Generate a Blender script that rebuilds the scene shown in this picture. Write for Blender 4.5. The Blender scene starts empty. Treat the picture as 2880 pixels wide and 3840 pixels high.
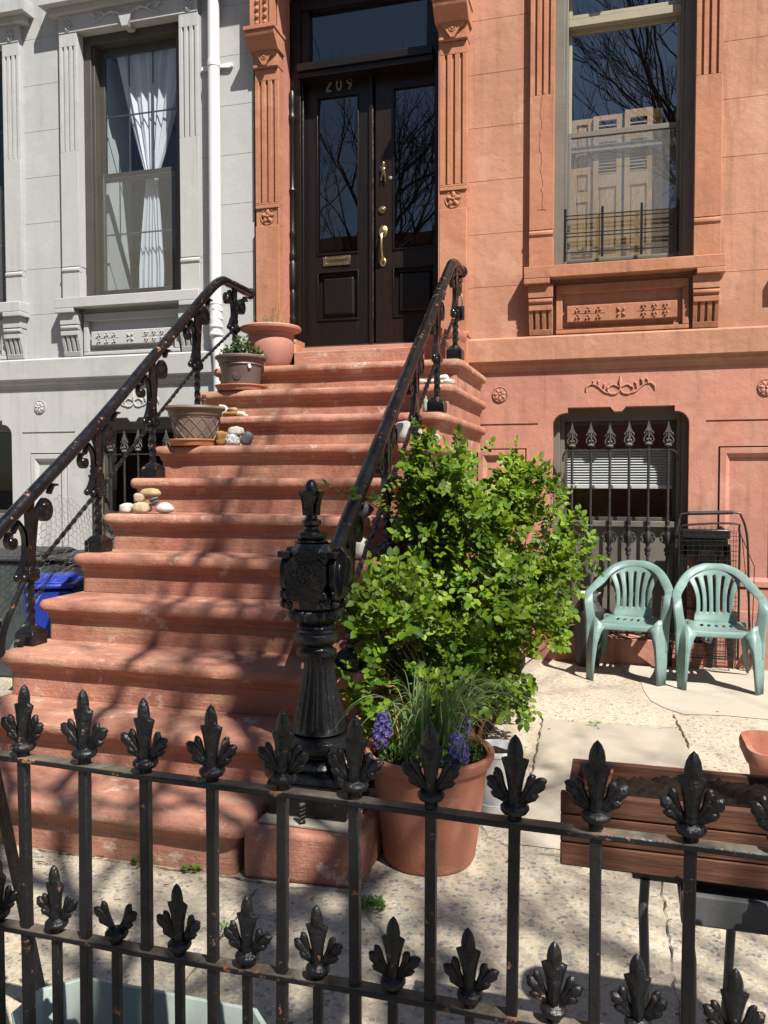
import bpy, math, random
from mathutils import Vector, Matrix
PI=math.pi
R=random.Random(11)
SC=bpy.context.scene
COL=SC.collection
# ------------------------------------------------------------------ helpers
class MB:
    def __init__(s): s.v=[]; s.f=[]
    def add(s,vs,fs):
        n=len(s.v); s.v+=[tuple(p) for p in vs]; s.f+=[tuple(i+n for i in f) for f in fs]; return s
    def box(s,x0,x1,y0,y1,z0,z1):
        return s.add([(x0,y0,z0),(x1,y0,z0),(x1,y1,z0),(x0,y1,z0),(x0,y0,z1),(x1,y0,z1),(x1,y1,z1),(x0,y1,z1)],
            [(0,3,2,1),(4,5,6,7),(0,1,5,4),(1,2,6,5),(2,3,7,6),(3,0,4,7)])
    def bar(s,pts,w,d,up=(0,1,0)):
        """flat bar following pts; w in the plane across the path, d along up"""
        up=Vector(up).normalized(); P=[Vector(p) for p in pts]; n=len(P); vs=[];fs=[]
        for i,p in enumerate(P):
            t=(P[min(i+1,n-1)]-P[max(i-1,0)]).normalized()
            side=t.cross(up)
            side=side.normalized() if side.length>1e-6 else Vector((1,0,0))
            ww=w[i] if isinstance(w,(list,tuple)) else w
            dd=d[i] if isinstance(d,(list,tuple)) else d
            for a,b in ((-1,-1),(1,-1),(1,1),(-1,1)): vs.append(p+side*(a*ww/2)+up*(b*dd/2))
        for i in range(n-1):
            for k in range(4):
                a=i*4+k;b=i*4+(k+1)%4; fs.append((a,b,b+4,a+4))
        fs.append((3,2,1,0)); m=(n-1)*4; fs.append((m,m+1,m+2,m+3))
        return s.add(vs,fs)
    def tube(s,pts,r,n=8,closed=False,squash=None,twist=None):
        P=[Vector(p) for p in pts]; N=len(P); vs=[];fs=[]; nrm=None
        for i,p in enumerate(P):
            if closed: t=(P[(i+1)%N]-P[i-1]).normalized()
            else: t=(P[min(i+1,N-1)]-P[max(i-1,0)]).normalized()
            if nrm is None:
                a=Vector((0,0,1)) if abs(t.z)<.9 else Vector((0,1,0))
                nrm=(a-t*a.dot(t)).normalized()
            else:
                nrm=nrm-t*nrm.dot(t)
                nrm=nrm.normalized() if nrm.length>1e-6 else t.orthogonal().normalized()
            b=t.cross(nrm); rr=r[i] if isinstance(r,(list,tuple)) else r
            sq=squash or 1.0
            for k in range(n):
                a=2*PI*k/n+(twist*i if twist else 0)
                q=rr
                vs.append(p+(nrm*math.cos(a)*sq+b*math.sin(a))*q)
        L=N if closed else N-1
        for i in range(L):
            j=(i+1)%N
            for k in range(n):
                k2=(k+1)%n; fs.append((i*n+k,i*n+k2,j*n+k2,j*n+k))
        if not closed:
            fs.append(tuple(range(n-1,-1,-1))); fs.append(tuple((N-1)*n+k for k in range(n)))
        return s.add(vs,fs)
    def lathe(s,prof,c=(0,0,0),n=24,rib=None,cap=(True,True),sx=1,sy=1,rot=0):
        vs=[];fs=[];m=len(prof)
        for (r,z) in prof:
            for k in range(n):
                a=2*PI*k/n+rot; rr=r*(rib(a,z) if rib else 1)
                vs.append((c[0]+rr*math.cos(a)*sx,c[1]+rr*math.sin(a)*sy,c[2]+z))
        for i in range(m-1):
            for k in range(n):
                k2=(k+1)%n; fs.append((i*n+k,i*n+k2,(i+1)*n+k2,(i+1)*n+k))
        if cap[0]: fs.append(tuple(range(n-1,-1,-1)))
        if cap[1]: fs.append(tuple((m-1)*n+k for k in range(n)))
        return s.add(vs,fs)
    def prism(s,poly,pl,a,b):
        """extrude a 2D polygon: pl 'xz' along y, 'xy' along z, 'yz' along x"""
        def P(u,v,w): return {'xz':(u,w,v),'xy':(u,v,w),'yz':(w,u,v)}[pl]
        n=len(poly); vs=[P(u,v,a) for u,v in poly]+[P(u,v,b) for u,v in poly]
        fs=[tuple(range(n)),tuple(range(2*n-1,n-1,-1))]+[(i,i+n,(i+1)%n+n,(i+1)%n) for i in range(n)]
        return s.add(vs,fs)
    def ball(s,c,r,n=10,m=6,M=None,jit=0,rnd=None):
        if not isinstance(r,(tuple,list)): r=(r,r,r)
        vs=[];fs=[]
        for i in range(1,m):
            th=PI*i/m
            for k in range(n):
                a=2*PI*k/n; j=1+(rnd.uniform(-jit,jit) if jit else 0)
                vs.append(Vector((r[0]*math.sin(th)*math.cos(a)*j,r[1]*math.sin(th)*math.sin(a)*j,r[2]*math.cos(th)*j)))
        vs+= [Vector((0,0,r[2])),Vector((0,0,-r[2]))]; T=len(vs)-2;B=T+1
        for i in range(m-2):
            for k in range(n):
                k2=(k+1)%n; fs.append((i*n+k,(i+1)*n+k,(i+1)*n+k2,i*n+k2))
        for k in range(n):
            k2=(k+1)%n; fs.append((T,k,k2)); fs.append((B,(m-2)*n+k2,(m-2)*n+k))
        if M is not None: vs=[M@v for v in vs]
        return s.add([v+Vector(c) for v in vs],fs)
    def xf(s,M,start=0):
        for i in range(start,len(s.v)): s.v[i]=tuple(M@Vector(s.v[i]))
        return s
    def build(s,name,mat,parent=None,sharp=38,bevel=0,seg=2,recalc=True,**tags):
        me=bpy.data.meshes.new(name); me.from_pydata(s.v,[],s.f)
        if recalc:
            import bmesh
            bm=bmesh.new(); bm.from_mesh(me); bmesh.ops.recalc_face_normals(bm,faces=bm.faces); bm.to_mesh(me); bm.free()
        me.polygons.foreach_set('use_smooth',[True]*len(me.polygons))
        try: me.set_sharp_from_angle(angle=math.radians(sharp))
        except Exception: pass
        me.update()
        if mat:
            if isinstance(mat,(list,tuple)):
                for m in mat: me.materials.append(m)
            else: me.materials.append(mat)
        o=bpy.data.objects.new(name,me); COL.objects.link(o)
        if parent is not None: o.parent=parent
        if bevel:
            b=o.modifiers.new('b','BEVEL'); b.width=bevel; b.segments=seg; b.limit_method='ANGLE'; b.angle_limit=math.radians(35)
        for k,v in tags.items(): o[k]=v
        return o
def thing(name,label,cat,loc=(0,0,0),rz=0,group=None):
    o=bpy.data.objects.new(name,None); COL.objects.link(o); o.empty_display_size=.05
    o.location=loc; o.rotation_euler=(0,0,rz); o['label']=label; o['category']=cat
    if group: o['group']=group
    return o
def tag(o,label,cat,group=None):
    o['label']=label; o['category']=cat
    if group: o['group']=group
    return o
KIDS={}
def kids(o): return [c for c in COL.objects if c.parent is o]
def dup(root,loc=None,rz=None,label=None):
    def cp(o,par):
        c=o.copy(); COL.objects.link(c)
        if par is not None: c.parent=par
        for ch in kids(o): cp(ch,c)
        return c
    r=cp(root,None)
    if loc is not None: r.location=loc
    if rz is not None: r.rotation_euler=(0,0,rz)
    if label: r['label']=label
    return r
def arc(cx,cy,r,a0,a1,n):
    return [(cx+r*math.cos(math.radians(a0+(a1-a0)*i/n)),cy+r*math.sin(math.radians(a0+(a1-a0)*i/n))) for i in range(n+1)]
def catmull(P,n=6):
    P=[Vector(p) for p in P]; out=[]
    for i in range(len(P)-1):
        a=P[max(i-1,0)];b=P[i];c=P[i+1];d=P[min(i+2,len(P)-1)]
        for k in range(n):
            t=k/n; out.append(.5*((2*b)+(c-a)*t+(2*a-5*b+4*c-d)*t*t+(3*b-a-3*c+d)*t**3))
    out.append(P[-1]); return out
# ------------------------------------------------------------------ materials
class NT:
    def __init__(s,name):
        s.m=bpy.data.materials.new(name); s.m.use_nodes=True; s.t=s.m.node_tree; s.t.nodes.clear()
        s.out=s.n('ShaderNodeOutputMaterial')
    def n(s,t,**k):
        o=s.t.nodes.new(t)
        for a,b in k.items(): setattr(o,a,b)
        return o
    def l(s,a,b): s.t.links.new(a,b)
    def coord(s,scale=(1,1,1),kind='Object'):
        c=s.n('ShaderNodeTexCoord'); m=s.n('ShaderNodeMapping'); m.inputs['Scale'].default_value=scale
        s.l(c.outputs[kind],m.inputs[0]); return m.outputs[0]
    def noise(s,vec,scale,detail=4,rough=.55,lo=.35,hi=.65):
        a=s.n('ShaderNodeTexNoise'); a.inputs['Scale'].default_value=scale; a.inputs['Detail'].default_value=detail; a.inputs['Roughness'].default_value=rough
        s.l(vec,a.inputs['Vector'])
        r=s.n('ShaderNodeMapRange'); r.inputs['From Min'].default_value=lo; r.inputs['From Max'].default_value=hi
        s.l(a.outputs[0],r.inputs[0]); return r.outputs[0]
    def vor(s,vec,scale,feature='F1',out='Distance'):
        a=s.n('ShaderNodeTexVoronoi'); a.feature=feature; a.inputs['Scale'].default_value=scale; s.l(vec,a.inputs['Vector']); return a.outputs[out]
    def mix(s,fac,a,b,mode='MIX'):
        m=s.n('ShaderNodeMix'); m.data_type='RGBA'; m.blend_type=mode
        if isinstance(fac,(int,float)): m.inputs[0].default_value=fac
        else: s.l(fac,m.inputs[0])
        for i,c in ((6,a),(7,b)):
            if isinstance(c,(tuple,list)): m.inputs[i].default_value=(*c[:3],1)
            else: s.l(c,m.inputs[i])
        return m.outputs[2]
    def mul(s,a,b,op='MULTIPLY'):
        m=s.n('ShaderNodeMath'); m.operation=op
        for i,c in ((0,a),(1,b)):
            if isinstance(c,(int,float)): m.inputs[i].default_value=c
            else: s.l(c,m.inputs[i])
        return m.outputs[0]
    def ramp(s,f,a,b):
        r=s.n('ShaderNodeMapRange'); r.inputs['From Min'].default_value=a; r.inputs['From Max'].default_value=b; s.l(f,r.inputs[0]); return r.outputs[0]
    def bump(s,h,strength=.3,dist=.01,prev=None):
        b=s.n('ShaderNodeBump'); b.inputs['Strength'].default_value=strength; b.inputs['Distance'].default_value=dist; s.l(h,b.inputs['Height'])
        if prev is not None: s.l(prev,b.inputs['Normal'])
        return b.outputs[0]
    def bsdf(s,col,rough=.7,spec=.5,metal=0,normal=None,coat=0):
        p=s.n('ShaderNodeBsdfPrincipled')
        for nm,v in (('Base Color',col),('Roughness',rough),('Specular IOR Level',spec),('Metallic',metal)):
            if isinstance(v,(tuple,list)): p.inputs[nm].default_value=(*v[:3],1)
            elif isinstance(v,(int,float)): p.inputs[nm].default_value=v
            else: s.l(v,p.inputs[nm])
        if coat: p.inputs['Coat Weight'].default_value=coat
        if normal is not None: s.l(normal,p.inputs['Normal'])
        s.p=p; return p
    def fin(s,p): s.l(p.outputs[0],s.out.inputs['Surface']); return s.m
def sc(c,k): return tuple(min(1,x*k) for x in c)
KA=.70
def m_stucco(name,A,B,C,streak=.25,big=.9,speck=None,bs=1):
    A,B,C=sc(A,KA),sc(B,KA),sc(C,KA); t=NT(name); v=t.coord(); v2=t.coord((3,3,.55))
    c=t.mix(t.noise(v,big,6,.65,.42,.6),A,B)
    c=t.mix(t.mul(t.noise(v2,2.2,6,.65,.52,.75),.55),c,C)
    c=t.mix(t.mul(t.noise(v,28,4,.7,.45,.8),streak),c,sc(B,.78))
    if speck: c=t.mix(t.ramp(t.noise(v,75,2,.5,.3,.8),.93,1),c,speck)
    v3=t.coord((7,7,.5)); c=t.mix(t.mul(t.mul(t.noise(v3,1.6,6,.7,.5,.72),t.noise(v,.7,3,.5,.38,.6)),.75),c,sc(B,.6))
    c=t.mix(t.mul(t.noise(v,2.6,3,.5,.60,.63),.28),c,sc(C,1.12))
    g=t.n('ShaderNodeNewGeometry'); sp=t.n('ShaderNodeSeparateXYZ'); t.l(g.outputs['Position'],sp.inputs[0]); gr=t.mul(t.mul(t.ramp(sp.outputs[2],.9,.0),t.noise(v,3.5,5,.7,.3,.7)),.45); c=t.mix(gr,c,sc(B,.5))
    h=t.noise(v,130,4,.7,.3,.7); h2=t.noise(v,9,5,.6,.3,.7)
    n=t.bump(h,.22*bs,.004); n=t.bump(h2,.25*bs,.012,n)
    return t.fin(t.bsdf(c,.82,.25,0,n))
def m_step(name):
    t=NT(name); v=t.coord(); vs=t.coord((.9,3.5,26))
    c=t.mix(t.noise(v,1.7,5,.6,.38,.64),(.335,.138,.094),(.40,.195,.140))
    c=t.mix(t.mul(t.noise(v,6,6,.7,.5,.72),.5),c,(.24,.088,.058))
    # weathered pale laminations on the risers
    wear=t.mul(t.noise(vs,2.4,6,.7,.46,.62),t.noise(v,1.9,3,.5,.44,.58))
    c=t.mix(t.mul(wear,.9),c,(.42,.28,.18))
    chip=t.mul(t.noise(v,8.5,6,.68,.605,.63),t.noise(v,1.3,2,.5,.44,.5))
    c=t.mix(t.mul(chip,.8),c,(.47,.36,.30))
    c=t.mix(t.mul(t.noise(v,2.3,6,.7,.52,.6),.5),c,(.22,.10,.075)); c=t.mix(t.mul(t.noise(v,60,3,.7,.5,.8),.45),c,(.17,.07,.05))
    n=t.bump(t.noise(v,95,4,.7,.3,.7),.35,.005); n=t.bump(t.noise(vs,5,4,.6,.3,.7),.18,.006,n); n=t.bump(t.noise(v,5,4,.6,.3,.7),.3,.02,n)
    return t.fin(t.bsdf(c,.72,.3,0,n))
def m_iron(name,rust=.66,base=(.0045,.0045,.0052),rough=.28,dust=0.0,rs=9,bs=.35):
    t=NT(name); v=t.coord()
    f=t.mul(t.noise(v,rs,6,.7,rust,rust+.025),1)
    c=t.mix(t.noise(v,5,4,.6,.4,.7),base,sc(base,1.9))
    if dust:
        g=t.n('ShaderNodeNewGeometry'); s=t.n('ShaderNodeSeparateXYZ'); t.l(g.outputs['Normal'],s.inputs[0])
        up=t.mul(t.ramp(s.outputs[2],.55,.95),t.noise(v,14,5,.7,.25,.6))
        c=t.mix(t.mul(up,dust),c,(.17,.145,.11))
    c=t.mix(f,c,t.mix(t.noise(v,40,3,.6,.4,.6),(.16,.065,.03),(.26,.13,.07)))
    h=t.noise(v,45,4,.65,.3,.7); n=t.bump(h,bs,.004); n=t.bump(t.noise(v,14,3,.5,.3,.7),bs,.008,n)
    ro=t.mix(t.noise(v,18,3,.6,.35,.7),(rough,)*3,(min(1,rough+.22),)*3); ro=t.mix(f,ro,(.85,)*3)
    return t.fin(t.bsdf(c,ro,.5,0,n))
def m_paint(name,A,B=None,rough=.5,bump=.1,scale=8,spec=.5,lo=.4,hi=.7):
    t=NT(name); v=t.coord(); B=B or sc(A,.8); A,B=sc(A,KA),sc(B,KA)
    c=t.mix(t.noise(v,scale,5,.6,lo,hi),A,B)
    n=t.bump(t.noise(v,scale*8,3,.6,.3,.7),bump,.004)
    return t.fin(t.bsdf(c,rough,spec,0,n))
def m_wood(name,A,B,rough=.55,ax=(12,12,1),sc_=6,bump=.2):
    A,B=sc(A,KA),sc(B,KA); t=NT(name); v=t.coord(ax)
    g=t.noise(v,sc_,6,.65,.35,.65); c=t.mix(g,A,B); c=t.mix(t.mul(t.noise(t.coord(),3,4,.6,.45,.7),.4),c,sc(B,.6))
    return t.fin(t.bsdf(c,rough,.4,0,t.bump(g,bump,.003)))
def m_leaf(name,A,B,tr=.45,rough=.45):
    t=NT(name); g=t.n('ShaderNodeNewGeometry'); v=t.coord()
    o=t.n('ShaderNodeObjectInfo')
    c=t.mix(g.outputs['Random Per Island'],A,B); c=t.mix(t.mul(t.noise(v,3,2,.5,.35,.65),.5),c,sc(A,.7))
    p=t.bsdf(c,rough,.3); tl=t.n('ShaderNodeBsdfTranslucent')
    c2=t.mix(.0,c,c,'MIX'); hs=t.n('ShaderNodeHueSaturation'); hs.inputs['Hue'].default_value=.485; hs.inputs['Saturation'].default_value=1.1; hs.inputs['Value'].default_value=1.5; t.l(c2,hs.inputs['Color'])
    t.l(hs.outputs[0],tl.inputs[0])
    mx=t.n('ShaderNodeMixShader'); mx.inputs[0].default_value=tr; t.l(p.outputs[0],mx.inputs[1]); t.l(tl.outputs[0],mx.inputs[2]); t.l(mx.outputs[0],t.out.inputs['Surface']); return t.m
def m_glass(name,tint=(.75,.78,.8),ior=1.9,rough=.0):
    t=NT(name); lw=t.n('ShaderNodeLayerWeight'); lw.inputs[0].default_value=.5; F0=((ior-1)/(ior+1))**2; p5=t.mul(lw.outputs['Facing'],5,'POWER'); F=t.mul(t.mul(p5,1-F0),F0,'ADD')
    tr=t.n('ShaderNodeBsdfTransparent'); tr.inputs[0].default_value=(*tint,1)
    gl=t.n('ShaderNodeBsdfGlossy'); gl.inputs['Roughness'].default_value=rough; gl.inputs[0].default_value=(1,1,1,1)
    nb=t.bump(t.noise(t.coord(),1.6,2,.5,.2,.8),.05,.01); t.l(nb,gl.inputs['Normal'])
    mx=t.n('ShaderNodeMixShader'); t.l(F,mx.inputs[0]); t.l(tr.outputs[0],mx.inputs[1]); t.l(gl.outputs[0],mx.inputs[2]); t.l(mx.outputs[0],t.out.inputs['Surface']); return t.m
def m_aggregate(name):
    t=NT(name); v=t.coord(kind='Object')
    wv=t.n('ShaderNodeTexNoise'); wv.inputs['Scale'].default_value=30; t.l(v,wv.inputs['Vector'])
    vv=t.n('ShaderNodeVectorMath'); vv.operation='MULTIPLY_ADD'; vv.inputs[1].default_value=(.012,.012,.012); t.l(wv.outputs['Color'],vv.inputs[0]); t.l(v,vv.inputs[2])
    vec=vv.outputs[0]
    def stones(scale,lo,hi,cols,thr):
        a=t.n('ShaderNodeTexVoronoi'); a.inputs['Scale'].default_value=scale; a.inputs['Randomness'].default_value=1; t.l(vec,a.inputs['Vector'])
        s=t.n('ShaderNodeSeparateColor'); t.l(a.outputs['Color'],s.inputs[0])
        d=t.n('ShaderNodeTexVoronoi'); d.feature='DISTANCE_TO_EDGE'; d.inputs['Scale'].default_value=scale; t.l(vec,d.inputs['Vector'])
        inside=t.ramp(d.outputs[0],lo,hi)
        pick=t.ramp(s.outputs[0],thr,thr+.01)
        cr=t.n('ShaderNodeValToRGB'); cr.color_ramp.interpolation='CONSTANT'
        el=cr.color_ramp.elements; el[0].position=0; el[0].color=(*cols[0],1); el[1].position=1/len(cols); el[1].color=(*cols[1],1)
        for i in range(2,len(cols)):
            e=el.new(i/len(cols)); e.color=(*cols[i],1)
        t.l(s.outputs[1],cr.inputs[0])
        return t.mul(inside,pick),cr.outputs[0]
    base=t.mix(t.noise(v,1.1,5,.6,.38,.62),(.45,.39,.30),(.37,.33,.26))
    base=t.mix(t.mul(t.noise(v,160,3,.7,.35,.7),.5),base,(.36,.29,.2))
    m1,c1=stones(95,.03,.10,[(.44,.38,.29),(.35,.28,.2),(.46,.41,.33),(.30,.27,.235),(.38,.31,.22),(.45,.41,.34)],.38)
    m2,c2=stones(58,.05,.13,[(.19,.185,.18),(.27,.255,.235),(.225,.215,.205),(.31,.26,.2),(.17,.16,.15)],.74)
    c=t.mix(m1,base,c1); c=t.mix(m2,c,c2)
    c=t.mix(t.mul(t.noise(v,.8,5,.65,.48,.66),.55),c,(.22,.19,.145)); c=t.mix(t.mul(t.noise(v,2.7,5,.65,.5,.64),.3),c,(.46,.40,.31))
    n=t.bump(t.mul(m1,m2,'ADD'),.3,.003); n=t.bump(t.noise(v,70,3,.7,.3,.7),.25,.004,n)
    return t.fin(t.bsdf(c,.85,.25,0,n))
M={}
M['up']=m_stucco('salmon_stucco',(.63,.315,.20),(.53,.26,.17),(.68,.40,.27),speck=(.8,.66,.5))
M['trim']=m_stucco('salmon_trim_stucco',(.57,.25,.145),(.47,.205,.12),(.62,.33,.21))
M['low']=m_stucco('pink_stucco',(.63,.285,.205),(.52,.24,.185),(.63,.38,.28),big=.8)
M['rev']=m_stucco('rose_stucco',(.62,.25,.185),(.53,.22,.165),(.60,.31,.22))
M['gray']=m_stucco('pale_gray_stucco',(.535,.535,.535),(.50,.503,.505),(.56,.555,.545),streak=.1,bs=.4)
M['step']=m_step('red_sandstone')
M['iron']=m_iron('black_gloss_iron',.66,rough=.2)
M['iron_rust']=m_iron('rust_chipped_iron',.625,rough=.4,dust=.8,rs=26)
M['iron_bar']=m_iron('rust_blistered_rail_iron',.605,rough=.4,dust=.9,rs=22)
M['iron_fin']=m_iron('cast_iron_finial_paint',.645,rough=.32,rs=34,bs=.6)
M['spearh']=m_iron('toplit_spearhead_iron',.7,base=(.05,.048,.045),rough=.5,dust=.8)  # lighter base than the bars: light from above painted onto the spearheads
M['iron_grille']=m_iron('dull_grille_iron',.7,base=(.014,.0135,.0125),rough=.45,dust=.5)
M['iron_rail']=m_iron('handrail_iron',.635,rough=.17,rs=22,bs=.13)
M['agg']=m_aggregate('exposed_aggregate_concrete')
M['slab']=m_paint('smooth_concrete',(.50,.44,.36),(.42,.375,.305),.85,.3,2.5,.25)
M['patch']=m_paint('pale_cement_patch',(.54,.485,.41),(.47,.42,.35),.85,.2,2,.25)
M['asphalt']=m_paint('asphalt',(.055,.055,.057),(.035,.035,.037),.9,.5,6,.3)
M['walk']=m_paint('sidewalk_concrete',(.42,.39,.34),(.33,.31,.27),.85,.3,1.5,.25)
M['doorw']=m_wood('dark_stained_door',(.0055,.0045,.004),(.013,.0075,.005),.38,(16,16,1.1),5,.25)
M['doorb']=m_wood('oxblood_door_stile',(.007,.005,.0042),(.028,.012,.006),.36,(22,22,1.0),6,.3)
M['brass']=None
t=NT('aged_brass'); M['brass']=t.fin(t.bsdf(t.mix(t.noise(t.coord(),30,3,.6,.35,.7),(.62,.50,.25),(.42,.33,.17)),.32,.5,1))
t=NT('pewter_numeral'); M['pewter']=t.fin(t.bsdf((.20,.19,.175),.45,.5,.3))
M['glass']=m_glass('window_glass',(.88,.9,.9),1.6)
M['glassd']=m_glass('door_glass',(.26,.28,.30),1.95)
M['glassb']=m_glass('bright_reflecting_glass',(.80,.82,.84),2.6)
M['glassl']=m_glass('old_window_glass',(.84,.88,.92),1.7)
M['taupe']=m_paint('taupe_window_paint',(.19,.172,.145),(.16,.143,.12),.55,.15,6)
M['taupedk']=m_paint('dark_taupe_paint',(.085,.076,.062),(.07,.063,.052),.55,.15,6)
M['dkframe']=m_paint('umber_window_paint',(.085,.077,.066),(.07,.064,.055),.5,.15,6)
M['cream']=m_paint('cream_sash_paint',(.42,.37,.27),(.36,.32,.235),.5,.1,6)
M['white']=m_paint('white_gloss_paint',(.86,.87,.88),(.82,.83,.84),.35,.05,4)
def m_clay(name,A,B,salt=(.62,.45,.36)):
    A,B=sc(A,KA),sc(B,KA); t=NT(name); v=t.coord(); vz=t.coord((1,1,3)); c=t.mix(t.noise(v,5,5,.6,.4,.7),A,B)
    c=t.mix(t.mul(t.noise(vz,4,6,.7,.55,.68),.45),c,sc(salt,KA)); c=t.mix(t.mul(t.noise(v,16,5,.7,.58,.66),.4),c,sc(B,.6))
    c=t.mix(t.mul(t.noise(v,90,3,.7,.6,.7),.3),c,sc(B,.5))
    return t.fin(t.bsdf(c,.8,.25,0,t.bump(t.noise(v,60,4,.7,.3,.7),.3,.003)))
M['dirt']=m_paint('crack_dirt',(.17,.13,.09),(.09,.07,.05),.95,.5,40,.2)
M['terra']=m_clay('terracotta',(.56,.225,.14),(.48,.19,.125))
M['terral']=m_clay('dusty_terracotta',(.58,.26,.19),(.50,.25,.20))
M['terrao']=m_paint('orange_clay',(.62,.28,.12),(.55,.25,.12),.7,.1,5,.3)
M['brownp']=m_paint('brown_plastic',(.165,.115,.10),(.14,.10,.09),.5,.05,9)
M['taupep']=m_paint('taupe_plastic',(.24,.17,.135),(.205,.15,.12),.55,.05,9)
M['soil']=m_paint('potting_soil',(.05,.03,.018),(.02,.012,.008),.95,1.0,60,.2)
M['leaf']=m_leaf('rose_leaf',(.042,.105,.005),(.205,.305,.011),.25,.5)
M['leafd']=m_leaf('shrub_leaf',(.035,.075,.02),(.09,.12,.035),.25)
M['blade']=m_leaf('strap_leaf',(.10,.20,.07),(.30,.40,.17),.35)
M['blade_dry']=m_leaf('withered_leaf',(.45,.33,.10),(.58,.46,.2),.35)
M['weed']=m_leaf('weed_leaf',(.08,.19,.03),(.14,.28,.05),.35)
M['purple']=m_leaf('hyacinth_petal',(.15,.11,.42),(.34,.28,.62),.3)
M['twig']=m_paint('twig_bark',(.09,.05,.03),(.05,.03,.02),.9,.3,20,.2)
M['bark']=m_paint('tree_bark',(.10,.08,.06),(.05,.042,.034),.95,.8,12,.2)
M['stw']=m_paint('white_pebble',(.74,.72,.67),(.60,.57,.50),.7,.3,22,.3)
M['stt']=m_paint('tan_pebble',(.60,.43,.24),(.42,.26,.12),.65,.3,16,.3)
M['stg']=m_paint('grey_pebble',(.19,.205,.225),(.13,.14,.155),.6,.25,14,.3)
M['stp']=m_paint('pink_pebble',(.62,.45,.35),(.55,.37,.26),.7,.3,14,.3)
M['sto']=m_paint('ochre_pebble',(.45,.25,.07),(.26,.12,.04),.6,.3,30,.3)
t=NT('speckled_pebble'); v=t.coord(); M['sts']=t.fin(t.bsdf(t.mix(t.noise(v,70,3,.8,.4,.62),(.62,.62,.62),(.10,.11,.12)),.7))
M['chair']=m_paint('faded_green_plastic',(.17,.28,.262),(.235,.355,.33),.40,.06,9,.45,.35,.65)
M['blue']=m_paint('blue_bin_plastic',(.010,.035,.36),(.008,.028,.28),.42,.05,5)
M['binlid']=m_paint('dark_bin_plastic',(.05,.05,.05),(.035,.036,.038),.6,.2,8)
M['bingreen']=m_paint('greygreen_bin_plastic',(.07,.09,.09),(.055,.07,.072),.6,.2,8)
M['cartblk']=m_paint('black_wire_paint',(.010,.010,.011),(.016,.016,.017),.35,.1,20)
M['gripblk']=m_paint('black_foam_grip',(.02,.02,.022),(.012,.012,.012),.6,.3,60)
M['cedar']=m_wood('cedar_board',(.19,.075,.04),(.105,.042,.025),.7,(1.2,14,14),5,.35)
M['brick']=m_paint('clay_brick',(.42,.16,.10),(.34,.12,.08),.9,.5,14,.2)
M['trough']=m_paint('pale_green_plastic',(.52,.62,.56),(.47,.57,.52),.4,.05,5)
M['greysteel']=m_paint('grey_steel',(.13,.135,.14),(.10,.10,.105),.45,.1,9)
t=NT('insect_screen'); d_=t.bsdf((.30,.29,.26),.9,.1); tr=t.n('ShaderNodeBsdfTransparent'); mx=t.n('ShaderNodeMixShader'); mx.inputs[0].default_value=.20; t.l(tr.outputs[0],mx.inputs[1]); t.l(d_.outputs[0],mx.inputs[2]); t.l(mx.outputs[0],t.out.inputs['Surface']); M['screen']=t.m
M['curtain']=None
t=NT('sheer_curtain'); p=t.bsdf((.82,.84,.86),.9,.1); tl=t.n('ShaderNodeBsdfTranslucent'); tl.inputs[0].default_value=(.8,.82,.85,1); mx=t.n('ShaderNodeMixShader'); mx.inputs[0].default_value=.3; t.l(p.outputs[0],mx.inputs[1]); t.l(tl.outputs[0],mx.inputs[2]); t.l(mx.outputs[0],t.out.inputs['Surface']); M['curtain']=t.m
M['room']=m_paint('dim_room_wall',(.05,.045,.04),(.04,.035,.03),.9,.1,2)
M['roomw']=m_paint('pale_room_wall',(.62,.64,.60),(.55,.57,.54),.9,.1,2)
M['shutter']=m_wood('honey_pine_shutter',(.80,.57,.31),(.62,.40,.18),.5,(14,14,1.2),5,.15)
M['blind']=m_paint('white_blind',(.80,.81,.82),(.76,.77,.78),.5,.02,5)
M['wire']=m_paint('galvanised_wire',(.16,.15,.13),(.10,.09,.08),.5,.1,20)
M['gourd']=m_paint('beige_stoneware',(.52,.36,.20),(.44,.30,.17),.7,.15,10)
SUN_E=5.0; SKY_S=.05; EXPO=1.02
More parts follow.
